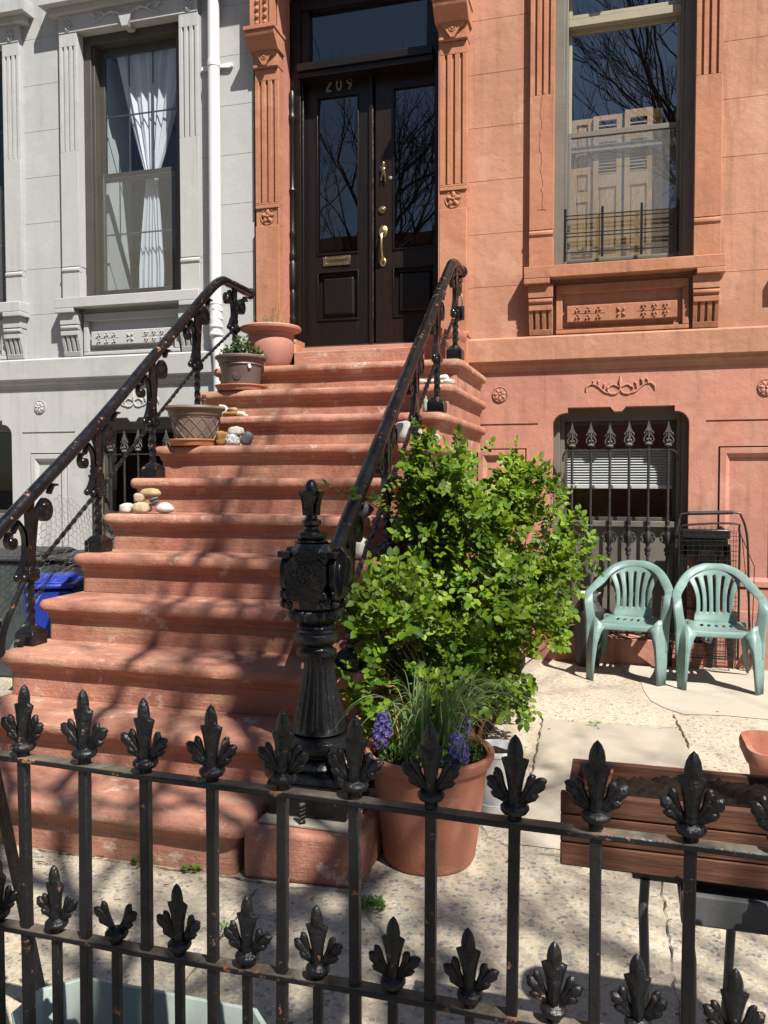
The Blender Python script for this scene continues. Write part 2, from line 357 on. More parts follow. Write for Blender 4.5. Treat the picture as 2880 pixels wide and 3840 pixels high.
# ------------------------------------------------------------------ facades
def rects(mb,x0,x1,z0,z1,holes,y0,y1):
    xs=sorted({x0,x1,*[min(max(h[0],x0),x1) for h in holes],*[min(max(h[1],x0),x1) for h in holes]})
    for a,b in zip(xs,xs[1:]):
        if b-a<1e-5: continue
        zs=[(z0,z1)]
        for h in holes:
            if h[0]<b-1e-6 and h[1]>a+1e-6:
                nz=[]
                for (p,q) in zs:
                    if h[3]<=p or h[2]>=q: nz.append((p,q)); continue
                    if h[2]>p: nz.append((p,h[2]))
                    if h[3]<q: nz.append((h[3],q))
                zs=nz
        for (p,q) in zs:
            if q-p>1e-5: mb.box(a,b,y0,y1,p,q)
def rosette(mb,x,z,y,r,n=6,rnd=None):
    mb.lathe([(r*1.0,0),(r*1.02,.004),(r*.9,.002)],(0,0,0),20,cap=(False,False)); 
    st=len(mb.v)-60
    Mx=Matrix.Translation((x,y,z))@Matrix.Rotation(PI/2,4,'X')
    for i in range(st,len(mb.v)): mb.v[i]=tuple(Mx@Vector(mb.v[i]))
    for k in range(n):
        a=2*PI*k/n+.3
        Mr=Matrix.Translation((x,y,z))@Matrix.Rotation(-a,4,'Y')@Matrix.Translation((r*.55,0,0))
        s=len(mb.v); mb.ball((0,0,0),(r*.42,r*.22,r*.27),8,6); 
        for i in range(s,len(mb.v)): mb.v[i]=tuple(Mr@Vector(mb.v[i]))
        if n>5:
            Mr=Matrix.Translation((x,y,z))@Matrix.Rotation(-a-PI/n,4,'Y')@Matrix.Translation((r*.72,0,0))
            s=len(mb.v); mb.ball((0,0,0),(r*.2,r*.13,r*.12),6,4)
            for i in range(s,len(mb.v)): mb.v[i]=tuple(Mr@Vector(mb.v[i]))
    mb.ball((x,y-r*.1,z),(r*.2,r*.22,r*.2),8,6)
def fluted(mb,x0,x1,yf,yb,z0,z1,g0,g1,n=3,gw=.018,gd=.016):
    """block with n vertical grooves between g0..g1"""
    mb.box(x0,x1,yf+gd,yb,z0,z1)
    mb.box(x0,x1,yf,yf+gd,z0,g0); mb.box(x0,x1,yf,yf+gd,g1,z1)
    w=x1-x0; m=(w-n*gw)/(n+1)*1.0; x=x0
    for k in range(n+1):
        mb.box(x,x+m,yf,yf+gd,g0,g1); x+=m+gw
WIN_H=[3.14,5.60]
def window_column(H,xc,W,mt,mlow,frame,full=True):
    """pilastered parlour window with sill, brackets and carved panel, and the ornament below the water table"""
    s=MB()
    for sx in (-1,1):
        xo=xc+sx*.715; xi=xc+sx*.527; a,b=min(xo,xi),max(xo,xi)
        fluted(s,a,b,W-.055,W+.05,3.445,5.58,4.50,5.46,3,.022,.016)
        s.box(a,b,W-.055,W+.05,3.14,3.385)
        s.tube([(a,W-.035,3.415),(b,W-.035,3.415)],.03,10)
        s.box(a+.004,b-.004,W-.04,W+.05,3.38,3.45)
        rosette(s,(a+b)/2,5.645,W-.063,.052)
    s.build('pilaster_surround',mt,H,bevel=.004)
    s=MB()
    s.box(xc-.715,xc+.715,W-.06,W+.05,5.58,5.74)
    s.box(xc-.80,xc+.80,W-.10,W+.05,5.742,5.80); s.box(xc-.85,xc+.85,W-.17,W+.05,5.802,5.90); s.box(xc-.82,xc+.82,W-.13,W+.05,5.902,5.96)
    s.prism([(xc-.07,5.66),(xc-.03,5.545),(xc+.03,5.545),(xc+.07,5.66)],'xz',W-.085,W+.04)
    for sx in (-1,1):
        P=[(xc+sx*(.05+.05*i),W-.07,5.66+.035*math.sin(i*.8)) for i in range(7)]
        s.tube(catmull(P,3),[.016*(1-.04*i) for i in range(19)],6)
        for i in (1,3,5):
            s.tube([(xc+sx*(.06+.05*i),W-.07,5.67),(xc+sx*(.09+.05*i),W-.072,5.70),(xc+sx*(.125+.05*i),W-.07,5.705)],[.014,.012,.003],6)
    s.build('window_head',mt,H,bevel=.005)
    s=MB()
    s.box(xc-.748,xc+.748,W-.135,W+.05,3.045,3.14)
    for sx in (-1,1): s.box(*sorted((xc+sx*.748,xc+sx*.545)),W-.135,W+.05,3.003,3.046)
    s.build('sill',mt,H,bevel=.006)
    for sx in (-1,1):
        s=MB(); a,b=sorted((xc+sx*.712,xc+sx*.525))
        s.box(a-.004,b+.004,W-.10,W,2.90,3.002)
        s.tube([(a,W-.075,2.875),(b,W-.075,2.875)],.026,10); s.box(a+.003,b-.003,W-.08,W,2.84,2.90)
        # console tapering backwards, fluted
        n=3; gw=.020; m=((b-a)-n*gw)/(n+1); x=a
        prof=lambda d:[(W,2.61),(W-.035+d,2.61),(W-.05+d,2.66),(W-.09+d,2.80),(W-.095+d,2.84),(W,2.84)]
        s.prism(prof(.022),'yz',a+.002,b-.002)
        for k in range(n+1): s.prism(prof(0),'yz',x,x+m); x+=m+gw
        s.prism([(W-.03,2.80),(W-.097,2.80),(W-.097,2.84),(W-.03,2.84)],'yz',a+.001,b-.001)
        s.prism([(W-.01,2.612),(W-.045,2.612),(W-.056,2.655),(W-.01,2.655)],'yz',a+.001,b-.001)
        s.build('bracket',mt,H,bevel=.003)
    s=MB(); x0,x1=xc-.50,xc+.50
    for (a,b,c,d,y) in ((x0,x1,2.612,2.645,.045),(x0,x1,2.93,3.0,.045),(x0,x0+.05,2.645,2.93,.045),(x1-.05,x1,2.645,2.93,.045)):
        s.box(a,b,W-y,W,c,d)
    s.box(x0+.05,x1-.05,W-.02,W,2.645,2.665)
    s.box(xc-.415,xc+.415,W-.05,W,2.70,2.832)
    s.build('panel_frame',mt,H,bevel=.006)
    s=MB()
    def star(cx,cz,r,n=4,ph=.78):
        for k in range(n):
            a=ph+2*PI*k/n
            s.tube([(cx+r*.15*math.cos(a),W-.05,cz+r*.15*math.sin(a)),(cx+r*.6*math.cos(a),W-.056,cz+r*.6*math.sin(a)),(cx+r*math.cos(a),W-.05,cz+r*math.sin(a))],[.004,.010,.002],6)
    star(xc,2.766,.05)
    for sx in (-1,1):
        s.tube([(xc+sx*.12,W-.05,2.766),(xc+sx*.37,W-.05,2.77)],.0035,5)
        for d,h in ((.17,.03),(.17,-.03),(.25,.03),(.25,-.03),(.33,.03),(.33,-.025)):
            star(xc+sx*d,2.766+h,.024,3,.5*sx)
    s.build('carved_flowers',mt,H)
    # fleuron above the basement window
    if full:
        s=MB(); Y=W-.004; z0=2.185
        s.tube([(xc,Y,z0-.02),(xc,Y-.004,z0+.04),(xc,Y,z0+.095)],[.006,.014,.002],7)
        for sx in (-1,1):
            X=lambda d:xc+sx*d
            s.tube(catmull([(X(.005),Y,z0+.0),(X(.055),Y,z0+.02),(X(.095),Y,z0-.015),(X(.07),Y,z0-.052),(X(.02),Y,z0-.045),(X(.0),Y,z0-.01)],4),.0065,6)
            s.tube(catmull([(X(.03),Y,z0-.05),(X(.11),Y,z0-.04),(X(.17),Y,z0+.01),(X(.215),Y,z0+.03),(X(.255),Y,z0+.008),(X(.262),Y,z0-.03)],4),[.006]*14+[.008,.009,.010,.009,.007,.005,.004],6)
            for d,h,e in ((.125,.0,.04),(.17,.02,.045),(.1,-.02,.03),(.21,.03,.035)):
                s.tube([(X(d),Y,z0+h-.01),(X(d-.005),Y-.004,z0+h+e*.6),(X(d-.02),Y,z0+h+e)],[.005,.010,.002],6)
        s.build('scroll_relief',mlow,H)
    # window joinery
    wf=thing_part('window',H,(xc,W,0))
    f=MB(); a,b=-.536,.536
    f.box(a,a+.084,.052,.25,3.142,5.61); f.box(b-.084,b,.052,.25,3.142,5.61); f.box(a+.084,b-.084,.052,.25,5.50,5.61); f.box(a+.084,b-.084,.06,.25,3.142,3.185)
    f.box(a+.084,a+.109,.075,.24,3.185,5.50); f.box(b-.109,b-.084,.075,.24,3.185,5.50)
    f.build('window_frame',frame[0],wf,bevel=.003)
    return wf
def thing_part(name,parent,loc):
    o=bpy.data.objects.new(name,None); COL.objects.link(o); o.parent=parent; o.location=loc; o.empty_display_size=.05; return o
def pane(parent,x0,x1,z0,z1,y,g,name='pane'):
    return MB().add([(x0,y,z0),(x1,y,z0),(x1,y,z1),(x0,y,z1)],[(0,1,2,3)]).build(name,g,parent,recalc=False)
def sash(parent,x0,x1,z0,z1,y,m,w=.04,bot=.05,top=.04,name='sash',mun=None):
    s=MB(); s.box(x0,x0+w,y,y+.035,z0,z1); s.box(x1-w,x1,y,y+.035,z0,z1); s.box(x0+w,x1-w,y,y+.035,z0,z0+bot); s.box(x0+w,x1-w,y,y+.035,z1-top,z1)
    if mun:
        for fx in mun[0]: X=x0+w+(x1-x0-2*w)*fx; s.box(X-.007,X+.007,y+.012,y+.024,z0+bot,z1-top)
        for fz in mun[1]: Z=z0+bot+(z1-z0-top-bot)*fz; s.box(x0+w,x1-w,y+.013,y+.023,Z-.007,Z+.007)
    s.build(name,m,parent,bevel=.0025)
# common frieze / low wall pieces
def base_hole(mb,xc,W,yb):
    """wall piece round the head of a basement window: rounded corners and a notched label"""
    a,b=xc-.522,xc+.518
    r=.10
    P=[(a-.12,1.60),(a,1.60),(a,1.99-r)]+[(p,q) for p,q in arc(a+r,1.99-r,r,180,90,5)][1:]
    P+=[(xc-.405,1.99),(xc-.405,2.032),(xc-.075,2.032),(xc-.045,1.995),(xc+.015,1.995),(xc+.045,2.032),(xc+.41,2.032),(xc+.41,1.99)]
    P+=[(p,q) for p,q in arc(b-r,1.99-r,r,90,0,5)]+[(b,1.60),(b+.12,1.60),(b+.12,1.8965),(b+.12,2.12),(a-.12,2.12)]
    mb.prism(P,'xz',W,yb)
def lower_wall(H,x0,x1,W,cols,mlow,mtrim,ros):
    w=MB(); holes=[(c-.642,c+.638,.2,2.12) for c in cols]
    w.box(x0,x1,W+.02,W+.25,2.33,2.61)      # backing behind water table
    rects(w,x0,x1,1.912,2.33,holes,W,W+.25)
    rects(w,x0,x1,1.898,1.912,holes,W+.018,W+.25)
    # panel zones
    ph=[]
    cs=sorted(cols)
    ph.append((cs[0]-1.14,cs[0]-.73,.62,1.71)); ph.append((cs[-1]+.73,cs[-1]+1.14,.62,1.71))
    for c,e in zip(cs,cs[1:]): ph.append((c+.73,e-.73,.62,1.71))
    rects(w,x0,x1,.445,1.898,holes+ph,W,W+.25)
    for (a,b,c,d) in ph:
        a=max(a,x0);b=min(b,x1)
        if b<=a: continue
        w.box(a,b,W+.035,W+.25,c,d)
    rects(w,x0,x1,0,.445,holes,W-.03,W+.25)
    for c in cols:
        w.box(c-.642,c-.522,W,W+.25,.445,1.60); w.box(c+.518,c+.638,W,W+.25,.445,1.60)
        w.box(c-.642,c-.522,W-.03,W+.25,.2,.445); w.box(c+.518,c+.638,W-.03,W+.25,.2,.445)
        w.box(c-.642,c+.638,W-.10,W+.25,-.02,.198)
        base_hole(w,c,W,W+.25)
    w.build('basement_wall',mlow,H)
    for (a,b,c,d) in ph:
        a=max(a,x0);b=min(b,x1)
        if b-a<.3: continue
        s=MB(); i=.055
        Q=lambda k,y:[(a+k,y,c+k),(b-k,y,c+k),(b-k,y,d-k),(a+k,y,d-k)]
        vs=Q(.012,W+.036)+Q(.012,W-.012)+Q(i,W-.012)+Q(i+.03,W+.02)
        fs=[]
        for l in range(3):
            for k in range(4): fs.append((l*4+k,l*4+(k+1)%4,l*4+4+(k+1)%4,l*4+4+k))
        fs.append((12,13,14,15)); s.add(vs,fs)
        s.build('wall_panel',mlow,H,bevel=.003)
    for r in ros:
        s=MB(); s.lathe([(0,0),(.066,0),(.066,.004),(.062,.007)],(0,0,0),24,cap=(True,False))
        Mx=Matrix.Translation((r,W-.001,2.15))@Matrix.Rotation(PI/2,4,'X'); s.xf(Mx)
        rosette(s,r,2.15,W-.008,.056,7)
        s.build('rosette',mlow,H)
    t=MB(); P=[(W,2.33),(W-.012,2.33),(W-.016,2.36),(W-.03,2.375),(W-.034,2.405),(W-.062,2.412),(W-.066,2.59),(W-.05,2.605),(W,2.607)]
    t.prism(P,'yz',x0,x1); t.build('water_table',mtrim,H,bevel=.003)
def upper_wall(H,x0,x1,W,holes,mat,top=6.9):
    w=MB(); js=[2.607]+[3.03+.43*i for i in range(9)]
    for i,z in enumerate(js):
        z1=js[i+1] if i+1<len(js) else top
        g=.004 if i else 0
        if g: rects(w,x0,x1,z,z+g,holes,W+.0035,W+.25)
        rects(w,x0,x1,z+g,z1,holes,W,W+.25)
    w.build('wall',mat,H)
# ---- brownstone 209
W=6.85
HO=thing('brownstone_house','salmon painted brownstone house with black double doors numbered 209','house',(-1,W,0))
HO.location=(0,0,0)
XO0,XO1=-3.12,3.4
cols=[-.012,1.90]
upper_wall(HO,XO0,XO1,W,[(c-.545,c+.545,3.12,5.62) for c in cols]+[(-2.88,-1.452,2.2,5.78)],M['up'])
for c in cols: WF=window_column(HO,c,W,M['trim'],M['low'],(M['taupe'],),True); (globals().__setitem__('WF0',WF) if c<0 else None)
lower_wall(HO,-1.30,XO1,W,cols,M['low'],M['up'],[-.961,1.049 if False else 1.05])
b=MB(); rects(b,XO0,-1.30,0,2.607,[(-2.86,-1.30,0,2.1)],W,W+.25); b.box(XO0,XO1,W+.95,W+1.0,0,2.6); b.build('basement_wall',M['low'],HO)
s=MB(); rr_=random.Random(4); P=[(-.632,4.49)]
while P[-1][1]>3.62: P.append((-.632-.012*math.sin((4.49-P[-1][1])*5)+rr_.uniform(-.010,.010),P[-1][1]-.028))
s.bar([(x,W-.0555,z) for x,z in P],.0022,.002); s.bar([(-.66,W-.0555,3.60),(-.63,W-.0555,3.605),(-.595,W-.0555,3.598)],.002,.002); s.build('hairline_crack',M['cartblk'] if 'cartblk' in M else None,HO)
# roof slab, side and back walls so that rooms are dark
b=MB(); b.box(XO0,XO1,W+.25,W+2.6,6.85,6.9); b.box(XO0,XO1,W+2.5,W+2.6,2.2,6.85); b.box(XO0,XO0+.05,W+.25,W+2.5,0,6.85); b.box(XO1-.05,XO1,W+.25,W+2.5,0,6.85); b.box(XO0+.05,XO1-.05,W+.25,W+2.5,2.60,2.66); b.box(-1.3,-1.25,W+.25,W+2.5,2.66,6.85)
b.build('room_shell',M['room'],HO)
# ---- gray house
WG=6.80
HG=thing('gray_house','pale grey painted row house with tall curtained window left of the stoop','house')
gcols=[-4.345,-6.22]
upper_wall(HG,-9.0,-3.122,WG,[(c-.545,c+.545,3.12,5.62) for c in gcols],M['gray'])
for c in gcols:
    w_=window_column(HG,c,WG,M['gray'],M['gray'],(M['taupedk'],),True)
    if c>-5: WG0=w_
    else: WG1=w_
lower_wall(HG,-9.0,-3.122,WG,gcols,M['gray'],M['gray'],[-5.372,-3.33])
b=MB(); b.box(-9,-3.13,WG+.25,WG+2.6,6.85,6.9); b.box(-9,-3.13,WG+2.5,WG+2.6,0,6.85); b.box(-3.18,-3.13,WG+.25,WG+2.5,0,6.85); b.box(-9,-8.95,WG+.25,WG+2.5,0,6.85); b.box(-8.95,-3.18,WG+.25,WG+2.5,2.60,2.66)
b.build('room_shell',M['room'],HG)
# parlour windows: sashes
def parlour(wf,fr,sashm,g,kind):
    a,b=-.427,.427
    if kind=='orange':
        s=MB(); s.box(a,b,.10,.20,5.075,5.135); s.box(a,b,.13,.2,5.135,5.15); s.build('transom_bar',sashm,wf,bevel=.003)
        sash(wf,a,b,5.15,5.50,.13,sashm,.028,.03,.03); pane(wf,a+.03,b-.03,5.17,5.48,.145,g)
        sash(wf,a,b,4.10,5.075,.16,sashm,.024,.045,.035); pane(wf,a+.02,b-.02,4.14,5.05,.175,g)
        sash(wf,a,b,3.185,4.245,.115,M['taupe'],.024,.05,.04); pane(wf,a+.02,b-.02,3.23,4.21,.13,g); pane(wf,a+.012,b-.012,3.20,4.19,.108,M['screen'],'insect_screen')
    else:
        sash(wf,a,b,4.27,5.50,.16,fr,.05,.05,.07,mun=((.333,.667),(.5,))); pane(wf,a+.04,b-.04,4.31,5.45,.168,g)
        sash(wf,a,b,3.185,4.33,.12,fr,.055,.06,.05,mun=((),(.5,))); pane(wf,a+.045,b-.045,3.24,4.285,.128,g); pane(wf,a+.045,b-.045,3.24,4.285,.116,M['screen'],'insect_screen')
parlour(WF0,M['taupe'],M['cream'],M['glassb'],'orange')
WF1=[o for o in COL.objects if o.name.startswith('window') and o.type=='EMPTY' and abs(o.location.x-1.90)<.01][0]
parlour(WF1,M['taupe'],M['cream'],M['glassb'],'orange')
parlour(WG0,M['dkframe'],M['dkframe'],M['glassl'],'gray'); parlour(WG1,M['dkframe'],M['dkframe'],M['glassl'],'gray')
def basement_window(H,c,W,fr,g):
    wf=thing_part('basement_window',H,(c,W,0)); f=MB(); a,b=-.522,.518
    f.box(a,a+.05,.10,.25,.2,2.04); f.box(b-.05,b,.10,.25,.2,2.04); f.box(a+.05,b-.05,.13,.25,1.93,2.04)
    f.box(a+.05,a+.085,.13,.24,1.10,1.93); f.box(b-.085,b-.05,.13,.24,1.10,1.93)
    f.box(a+.05,b-.05,.09,.25,1.075,1.12); f.box(a+.05,b-.05,.11,.25,1.04,1.075)
    f.build('window_frame',fr,wf,bevel=.003)
    p=MB(); p.box(a+.05,b-.05,.135,.25,.2,1.04); p.box(a+.07,b-.07,.12,.135,.26,.30); p.build('apron_panel',fr,wf,bevel=.002)
    sash(wf,a+.085,b-.085,1.12,1.93,.17,M['dkframe'],.022,.03,.03); pane(wf,a+.1,b-.1,1.15,1.90,.185,g)
    return wf
for c in cols: basement_window(HO,c,W,M['taupe'],M['glass'])
for c in gcols: basement_window(HG,c,WG,M['taupe'],M['glass'])
# ---- door surround of 209
PY=6.75
for sx,xa,xb in ((-1,-3.088,-2.868),(1,-1.452,-1.225)):
    s=MB(); 
    s.box(xa,xb,PY,W,2.30,3.66); s.box(xa,xb,PY,W,3.81,3.84)
    rx=(xa+xb)/2
    s.box(xa,xb,PY+.015,W,3.66,3.81)
    fluted(s,xa,xb,PY,W,3.84,4.995,3.855,4.895,3,.024,.017)
    # capital: triangular plate, cavetto, slab, carved bracket
    s.box(xa-.004,xb+.004,PY-.03,W,5.0,5.125)
    s.prism([(PY-.03,5.125),(PY-.055,5.125),(PY-.11,5.19),(PY-.14,5.235),(PY-.14,5.26),(W,5.26),(W,5.125)],'yz',xa-.03,xb+.02)
    s.box(xa-.038,xb+.028,PY-.155,W,5.262,5.295)
    s.box(xa,xb-.02,PY-.10,W,5.297,6.05); 
    s.build('door_pilaster',M['rev'] if False else M['trim'],HO,bevel=.004)
    s=MB(); s.prism([(xa+.01,5.122),(xb-.01,5.122),(xb-.035,5.085),(xb-.05,5.085),(xb-.07,5.045),(rx+.03,5.03),(rx+.018,5.005),(rx-.018,5.005),(rx-.03,5.03),(xa+.07,5.045),(xa+.05,5.085),(xa+.035,5.085)],'xz',PY-.055,PY-.028)
    s.tube([(rx+.024*math.cos(a*PI/8),PY-.056,5.075+.024*math.sin(a*PI/8)) for a in range(16)],.005,6,closed=True); s.ball((rx,PY-.056,5.075),(.013,.008,.013),8,6)
    for k in range(2):
        x=xa+.07+k*.075
        for j in range(11):
            s.ball((x,PY-.10,5.33+.062*j),(.020,.02,.024),8,6)
    for x in (xa+.008,xa+.10,xb-.035): s.box(x,x+.012,PY-.112,PY-.10,5.30,6.04)
    s.build('bracket_carving',M['trim'],HO,bevel=.0015)
    s=MB(); rosette(s,rx,3.742,PY+.012,.066,5); s.build('rosette',M['trim'],HO)
s=MB(); s.box(-2.88,-2.868,PY+.001,7.02,2.30,5.78); s.box(-2.881,-2.869,PY+.001,7.02,2.30,2.31)
s=MB(); s.box(-2.96,-2.88,W,7.06,2.30,5.78); s.box(-2.879,-2.870,PY+.004,7.02,2.31,5.78)
s.build('door_reveal',M['rev'],HO)
s=MB(); s.box(-1.452,-1.38,W,7.06,2.30,5.78); s.box(-1.461,-1.4525,PY+.004,7.02,2.31,5.78); s.box(-2.868,-1.462,PY+.003,7.02,5.782,5.80); s.build('door_reveal',M['rev'],HO)
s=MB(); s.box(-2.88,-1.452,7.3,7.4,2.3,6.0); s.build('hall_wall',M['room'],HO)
s=MB(); s.box(-3.13,-1.19,6.60,W,6.052,6.16); s.box(-3.22,-1.10,6.42,W,6.162,6.30); s.box(-2.868,-1.45,6.72,W,5.802,6.05); s.build('door_hood',M['trim'],HO,bevel=.006)
# base blocks beside the sill
for a_,b_,c_ in ((-3.10,-2.70,6.70),(-1.52,-1.21,6.735)): s=MB(); s.box(a_,b_,c_,6.98,2.30,2.62); s.build('pilaster_base',M['trim'],HO,bevel=.01)
s=MB(); s.prism([(6.72,2.62),(6.705,2.635),(6.715,2.655),(6.745,2.665),(6.95,2.665),(6.95,2.62)],'yz',-3.105,-2.71); s.prism([(6.72,2.62),(6.715,2.635),(6.72,2.655),(6.745,2.665),(6.95,2.665),(6.95,2.62)],'yz',-1.51,-1.205); s.build('base_moulding',M['trim'],HO,bevel=.004)
# doors
DY=7.12
s=MB()
s.box(-2.868,-2.775,7.03,7.14,2.58,5.70); s.box(-1.555,-1.462,7.03,7.14,2.58,5.70)
s.box(-2.775,-2.755,7.05,7.16,2.58,5.04); s.box(-1.52+.0,-1.50,7.20,7.21,2.58,2.6)
s.box(-2.775,-1.555,6.94,7.14,5.035,5.10); s.box(-2.775,-1.555,6.965,7.14,4.985,5.035); s.box(-2.775,-1.555,7.03,7.14,5.60,5.70)
s.box(-2.775,-2.70,7.05,7.14,5.10,5.60); s.box(-1.63,-1.555,7.05,7.14,5.10,5.60)
s.build('door_frame',M['doorw'],HO,bevel=.004)
cp=[(.030,2.60),(.030,2.66),(.022,2.68),(.027,2.70),(.027,2.80),(.018,2.82),(.028,2.85),(.030,2.90),(.018,2.95)]
cz=[(.030,0),(.030,.07),(.020,.09),(.028,.11),(.028,.20),(.019,.23),(.030,.26),(.031,.30),(.020,.34),(.027,.37),(.027,.52),(.018,.55),(.031,.58),(.033,.62),(.033,.78),(.020,.81),(.030,.83),(.030,.87),(.021,.90),(.021,1.02),(.031,1.05),(.020,1.08),(.0205,1.40),(.032,1.43),(.020,1.46),(.021,1.60),(.022,2.02),(.035,2.05),(.035,2.08),(.022,2.11),(.031,2.17),(.031,2.27),(.02,2.30)]
for x in (-2.845,-1.485):
    s=MB(); s.lathe(cz,(x,7.005,2.60),14); s.build('colonnette',M['doorw'],HO)
s=MB(); s.box(-2.88,-1.452,6.70,7.30,2.30,2.55); s.box(-2.775,-1.555,6.98,7.2,2.551,2.60); s.build('door_sill',M['step'],HO,bevel=.008)
pane(HO,-2.71,-1.62,5.10,5.60,7.10,M['glassd'],'transom_light')
def leaf(name,x0,x1,g0,g1,p0,p1,mat):
    L=thing_part(name,HO,(0,0,0)); s=MB()
    z0,z1=2.60,4.985; gz0,gz1=3.482,4.86; pz0,pz1=2.895,3.31
    rects(s,x0,x1,z0,z1,[(g0,g1,gz0,gz1),(g0,g1,pz0,pz1)],DY,DY+.045)
    s.build('stiles_and_rails',mat,L,bevel=.002)
    m=MB()
    for (c,d) in ((gz0,gz1),(pz0,pz1)):
        for (a,b,e,f) in ((g0-.012,g1+.012,c-.012,c),(g0-.012,g1+.012,d,d+.012),(g0-.012,g0,c,d),(g1,g1+.012,c,d)): m.box(a,b,DY-.010,DY+.01,e,f)
    vs=[];
    Q=lambda k,y:[(g0+k,y,pz0+k),(g1-k,y,pz0+k),(g1-k,y,pz1-k),(g0+k,y,pz1-k)]
    vs=Q(0,DY+.03)+Q(.03,DY+.03)+Q(.055,DY+.008); fs=[(l*4+k,l*4+(k+1)%4,l*4+4+(k+1)%4,l*4+4+k) for l in range(2) for k in range(4)]+[(8,9,10,11)]
    m.add(vs,fs); m.build('moulding',M['doorw'],L,bevel=.002)
    pane(L,g0,g1,gz0,gz1,DY+.02,M['glassd'])
    return L
LL=leaf('door_leaf',-2.755,-2.140,-2.643,-2.272,0,0,M['doorw'])
LR=leaf('door_leaf',-2.105,-1.53,-1.935,-1.565,0,0,M['doorb'])
s=MB(); s.box(-2.158,-2.128,DY-.022,DY+.02,2.60,4.985); s.box(-2.128,-2.1245,DY-.01,DY+.02,2.6,4.985); s.build('astragal',M['doorb'],LL,bevel=.004)
# hardware
s=MB(); rects(s,-2.595,-2.338,3.372,3.452,[(-2.567,-2.366,3.392,3.432)],DY-.012,DY); s.box(-2.567,-2.366,DY-.002,DY+.0,3.392,3.432); s.tube([(-2.55,DY-.012,3.432),(-2.385,DY-.012,3.432)],.006,6); s.build('mail_slot',M['brass'],LL,bevel=.002)
def numeral(st,x,z,h,par):
    s=MB()
    for P in st: s.bar([(x+p*h,DY-.006,z+q*h) for p,q in P],.015,.012)
    return s
two=[[(-.22,.32),(-.18,.44),(-.05,.5),(.1,.48),(.2,.36),(.18,.2),(.05,.02),(-.22,-.47)],[(-.24,-.47),(.26,-.47)]]
zero=[[(.22*math.cos(a*PI/8),.48*math.sin(a*PI/8)) for a in range(17)]]
nine=[[(.2*math.cos(a*PI/8),.24+.25*math.sin(a*PI/8)) for a in range(17)],[(.2,.24),(.17,.0),(.05,-.3),(-.05,-.5)]]
s=MB()
for k,g in enumerate((two,zero,nine)):
    n=numeral(g,-2.540+.098*k,4.955,.095,None); s.add(n.v,n.f)
s.build('house_number',M['pewter'],LL)
s=MB(); 
s.lathe([(.030,0),(.034,.006),(.03,.012),(.018,.014),(.014,.020),(0.004,.022)],(0,0,0),18); s.xf(Matrix.Translation((-2.043,DY,3.825))@Matrix.Rotation(PI/2,4,'X')); s.build('door_lock',M['brass'],LR)
s=MB(); s.lathe([(.016,0),(.017,.004),(.008,.008),(.004,.009)],(0,0,0),14); s.xf(Matrix.Translation((-1.970,DY,4.095))@Matrix.Rotation(PI/2,4,'X')); s.build('viewer',M['pewter'],LR)
s=MB(); s.lathe([(.036,0),(.04,.006),(.03,.014)],(0,0,0),20,sy=1.35); s.lathe([(.026,0),(.028,.006),(.018,.012)],(0,-.265,0),16,sy=1.4)
s.xf(Matrix.Translation((-2.035,DY,3.635))@Matrix.Rotation(PI/2,4,'X'))
for i in range(len(s.v)): pass
s.tube(catmull([(-2.035,DY-.012,3.62),(-2.035,DY-.05,3.60),(-2.033,DY-.062,3.53),(-2.03,DY-.055,3.45),(-2.028,DY-.03,3.39),(-2.028,DY-.012,3.37)],4),[.009,.010,.011,.011,.012,.012,.013,.013,.012,.012,.012,.011,.011,.010,.010,.009,.009,.008,.008,.008,.008],8)
s.tube([(-2.05,DY-.03,3.66),(-2.02,DY-.036,3.665)],.006,6); s.build('door_handle',M['brass'],LR)
# knocker: small leaping-animal figure hanging from a leaf
s=MB(); s.ball((-2.03,DY-.018,4.17),(.022,.014,.018),8,6); s.ball((-2.03,DY-.012,4.205),(.012,.008,.036),8,6)
for sx in (-1,1): s.tube([(-2.03+sx*.012,DY-.018,4.18),(-2.03+sx*.03,DY-.02,4.20)],[.006,.002],6)
s.tube([(-2.026,DY-.018,4.16),(-2.016,DY-.02,4.12),(-2.014,DY-.018,4.085),(-2.012,DY-.016,4.065)],[.011,.010,.006,.008],7); s.tube([(-2.034,DY-.016,4.15),(-2.046,DY-.018,4.10),(-2.05,DY-.016,4.075)],[.008,.005,.008],7)
s.build('knocker',M['brass'],LR)
# ---- things in and on the windows
def curtain(loc):
    s=MB(); nz=26; nx=64; vs=[];fs=[]
    for i in range(nz+1):
        z=5.48-(5.48-3.2)*i/nz
        if z>4.30: k=(z-4.30)/(5.48-4.30); hw=.055+.345*k**.85; cx=-4.265+.02*k
        else: k=(4.30-z)/1.1; hw=.055+.085*min(1,k*1.3); cx=-4.27-.015*k
        for j in range(nx+1):
            u=j/nx*2-1
            vs.append((cx+hw*u+.004*math.sin(9*u+z*3),7.018+(.014*math.sin(u*19+.9*math.sin(z*2.3)+2*u*u)+.009*math.sin(u*31+z*1.7))*min(1,.35+hw*3),z))
    for i in range(nz):
        for j in range(nx):
            a=i*(nx+1)+j; fs.append((a,a+1,a+nx+2,a+nx+1))
    s.add(vs,fs); s.tube([(-4.335,7.02,4.33),(-4.27,6.995,4.30),(-4.205,7.02,4.33)],.012,8); return s
c=curtain(0).build('curtain',M['curtain'],None,recalc=False); tag(c,'white curtain gathered at its middle behind the grey house window','curtain')
s=MB(); s.box(-4.86,-4.76,7.06,7.45,3.15,5.5); s.build('window_splay',M['roomw'],HG)
t=thing('house_plant','climbing house plant with reddish leaves behind the lower grey house window','plant',(-4.45,7.3,3.15))
s=MB(); rn=random.Random(5)
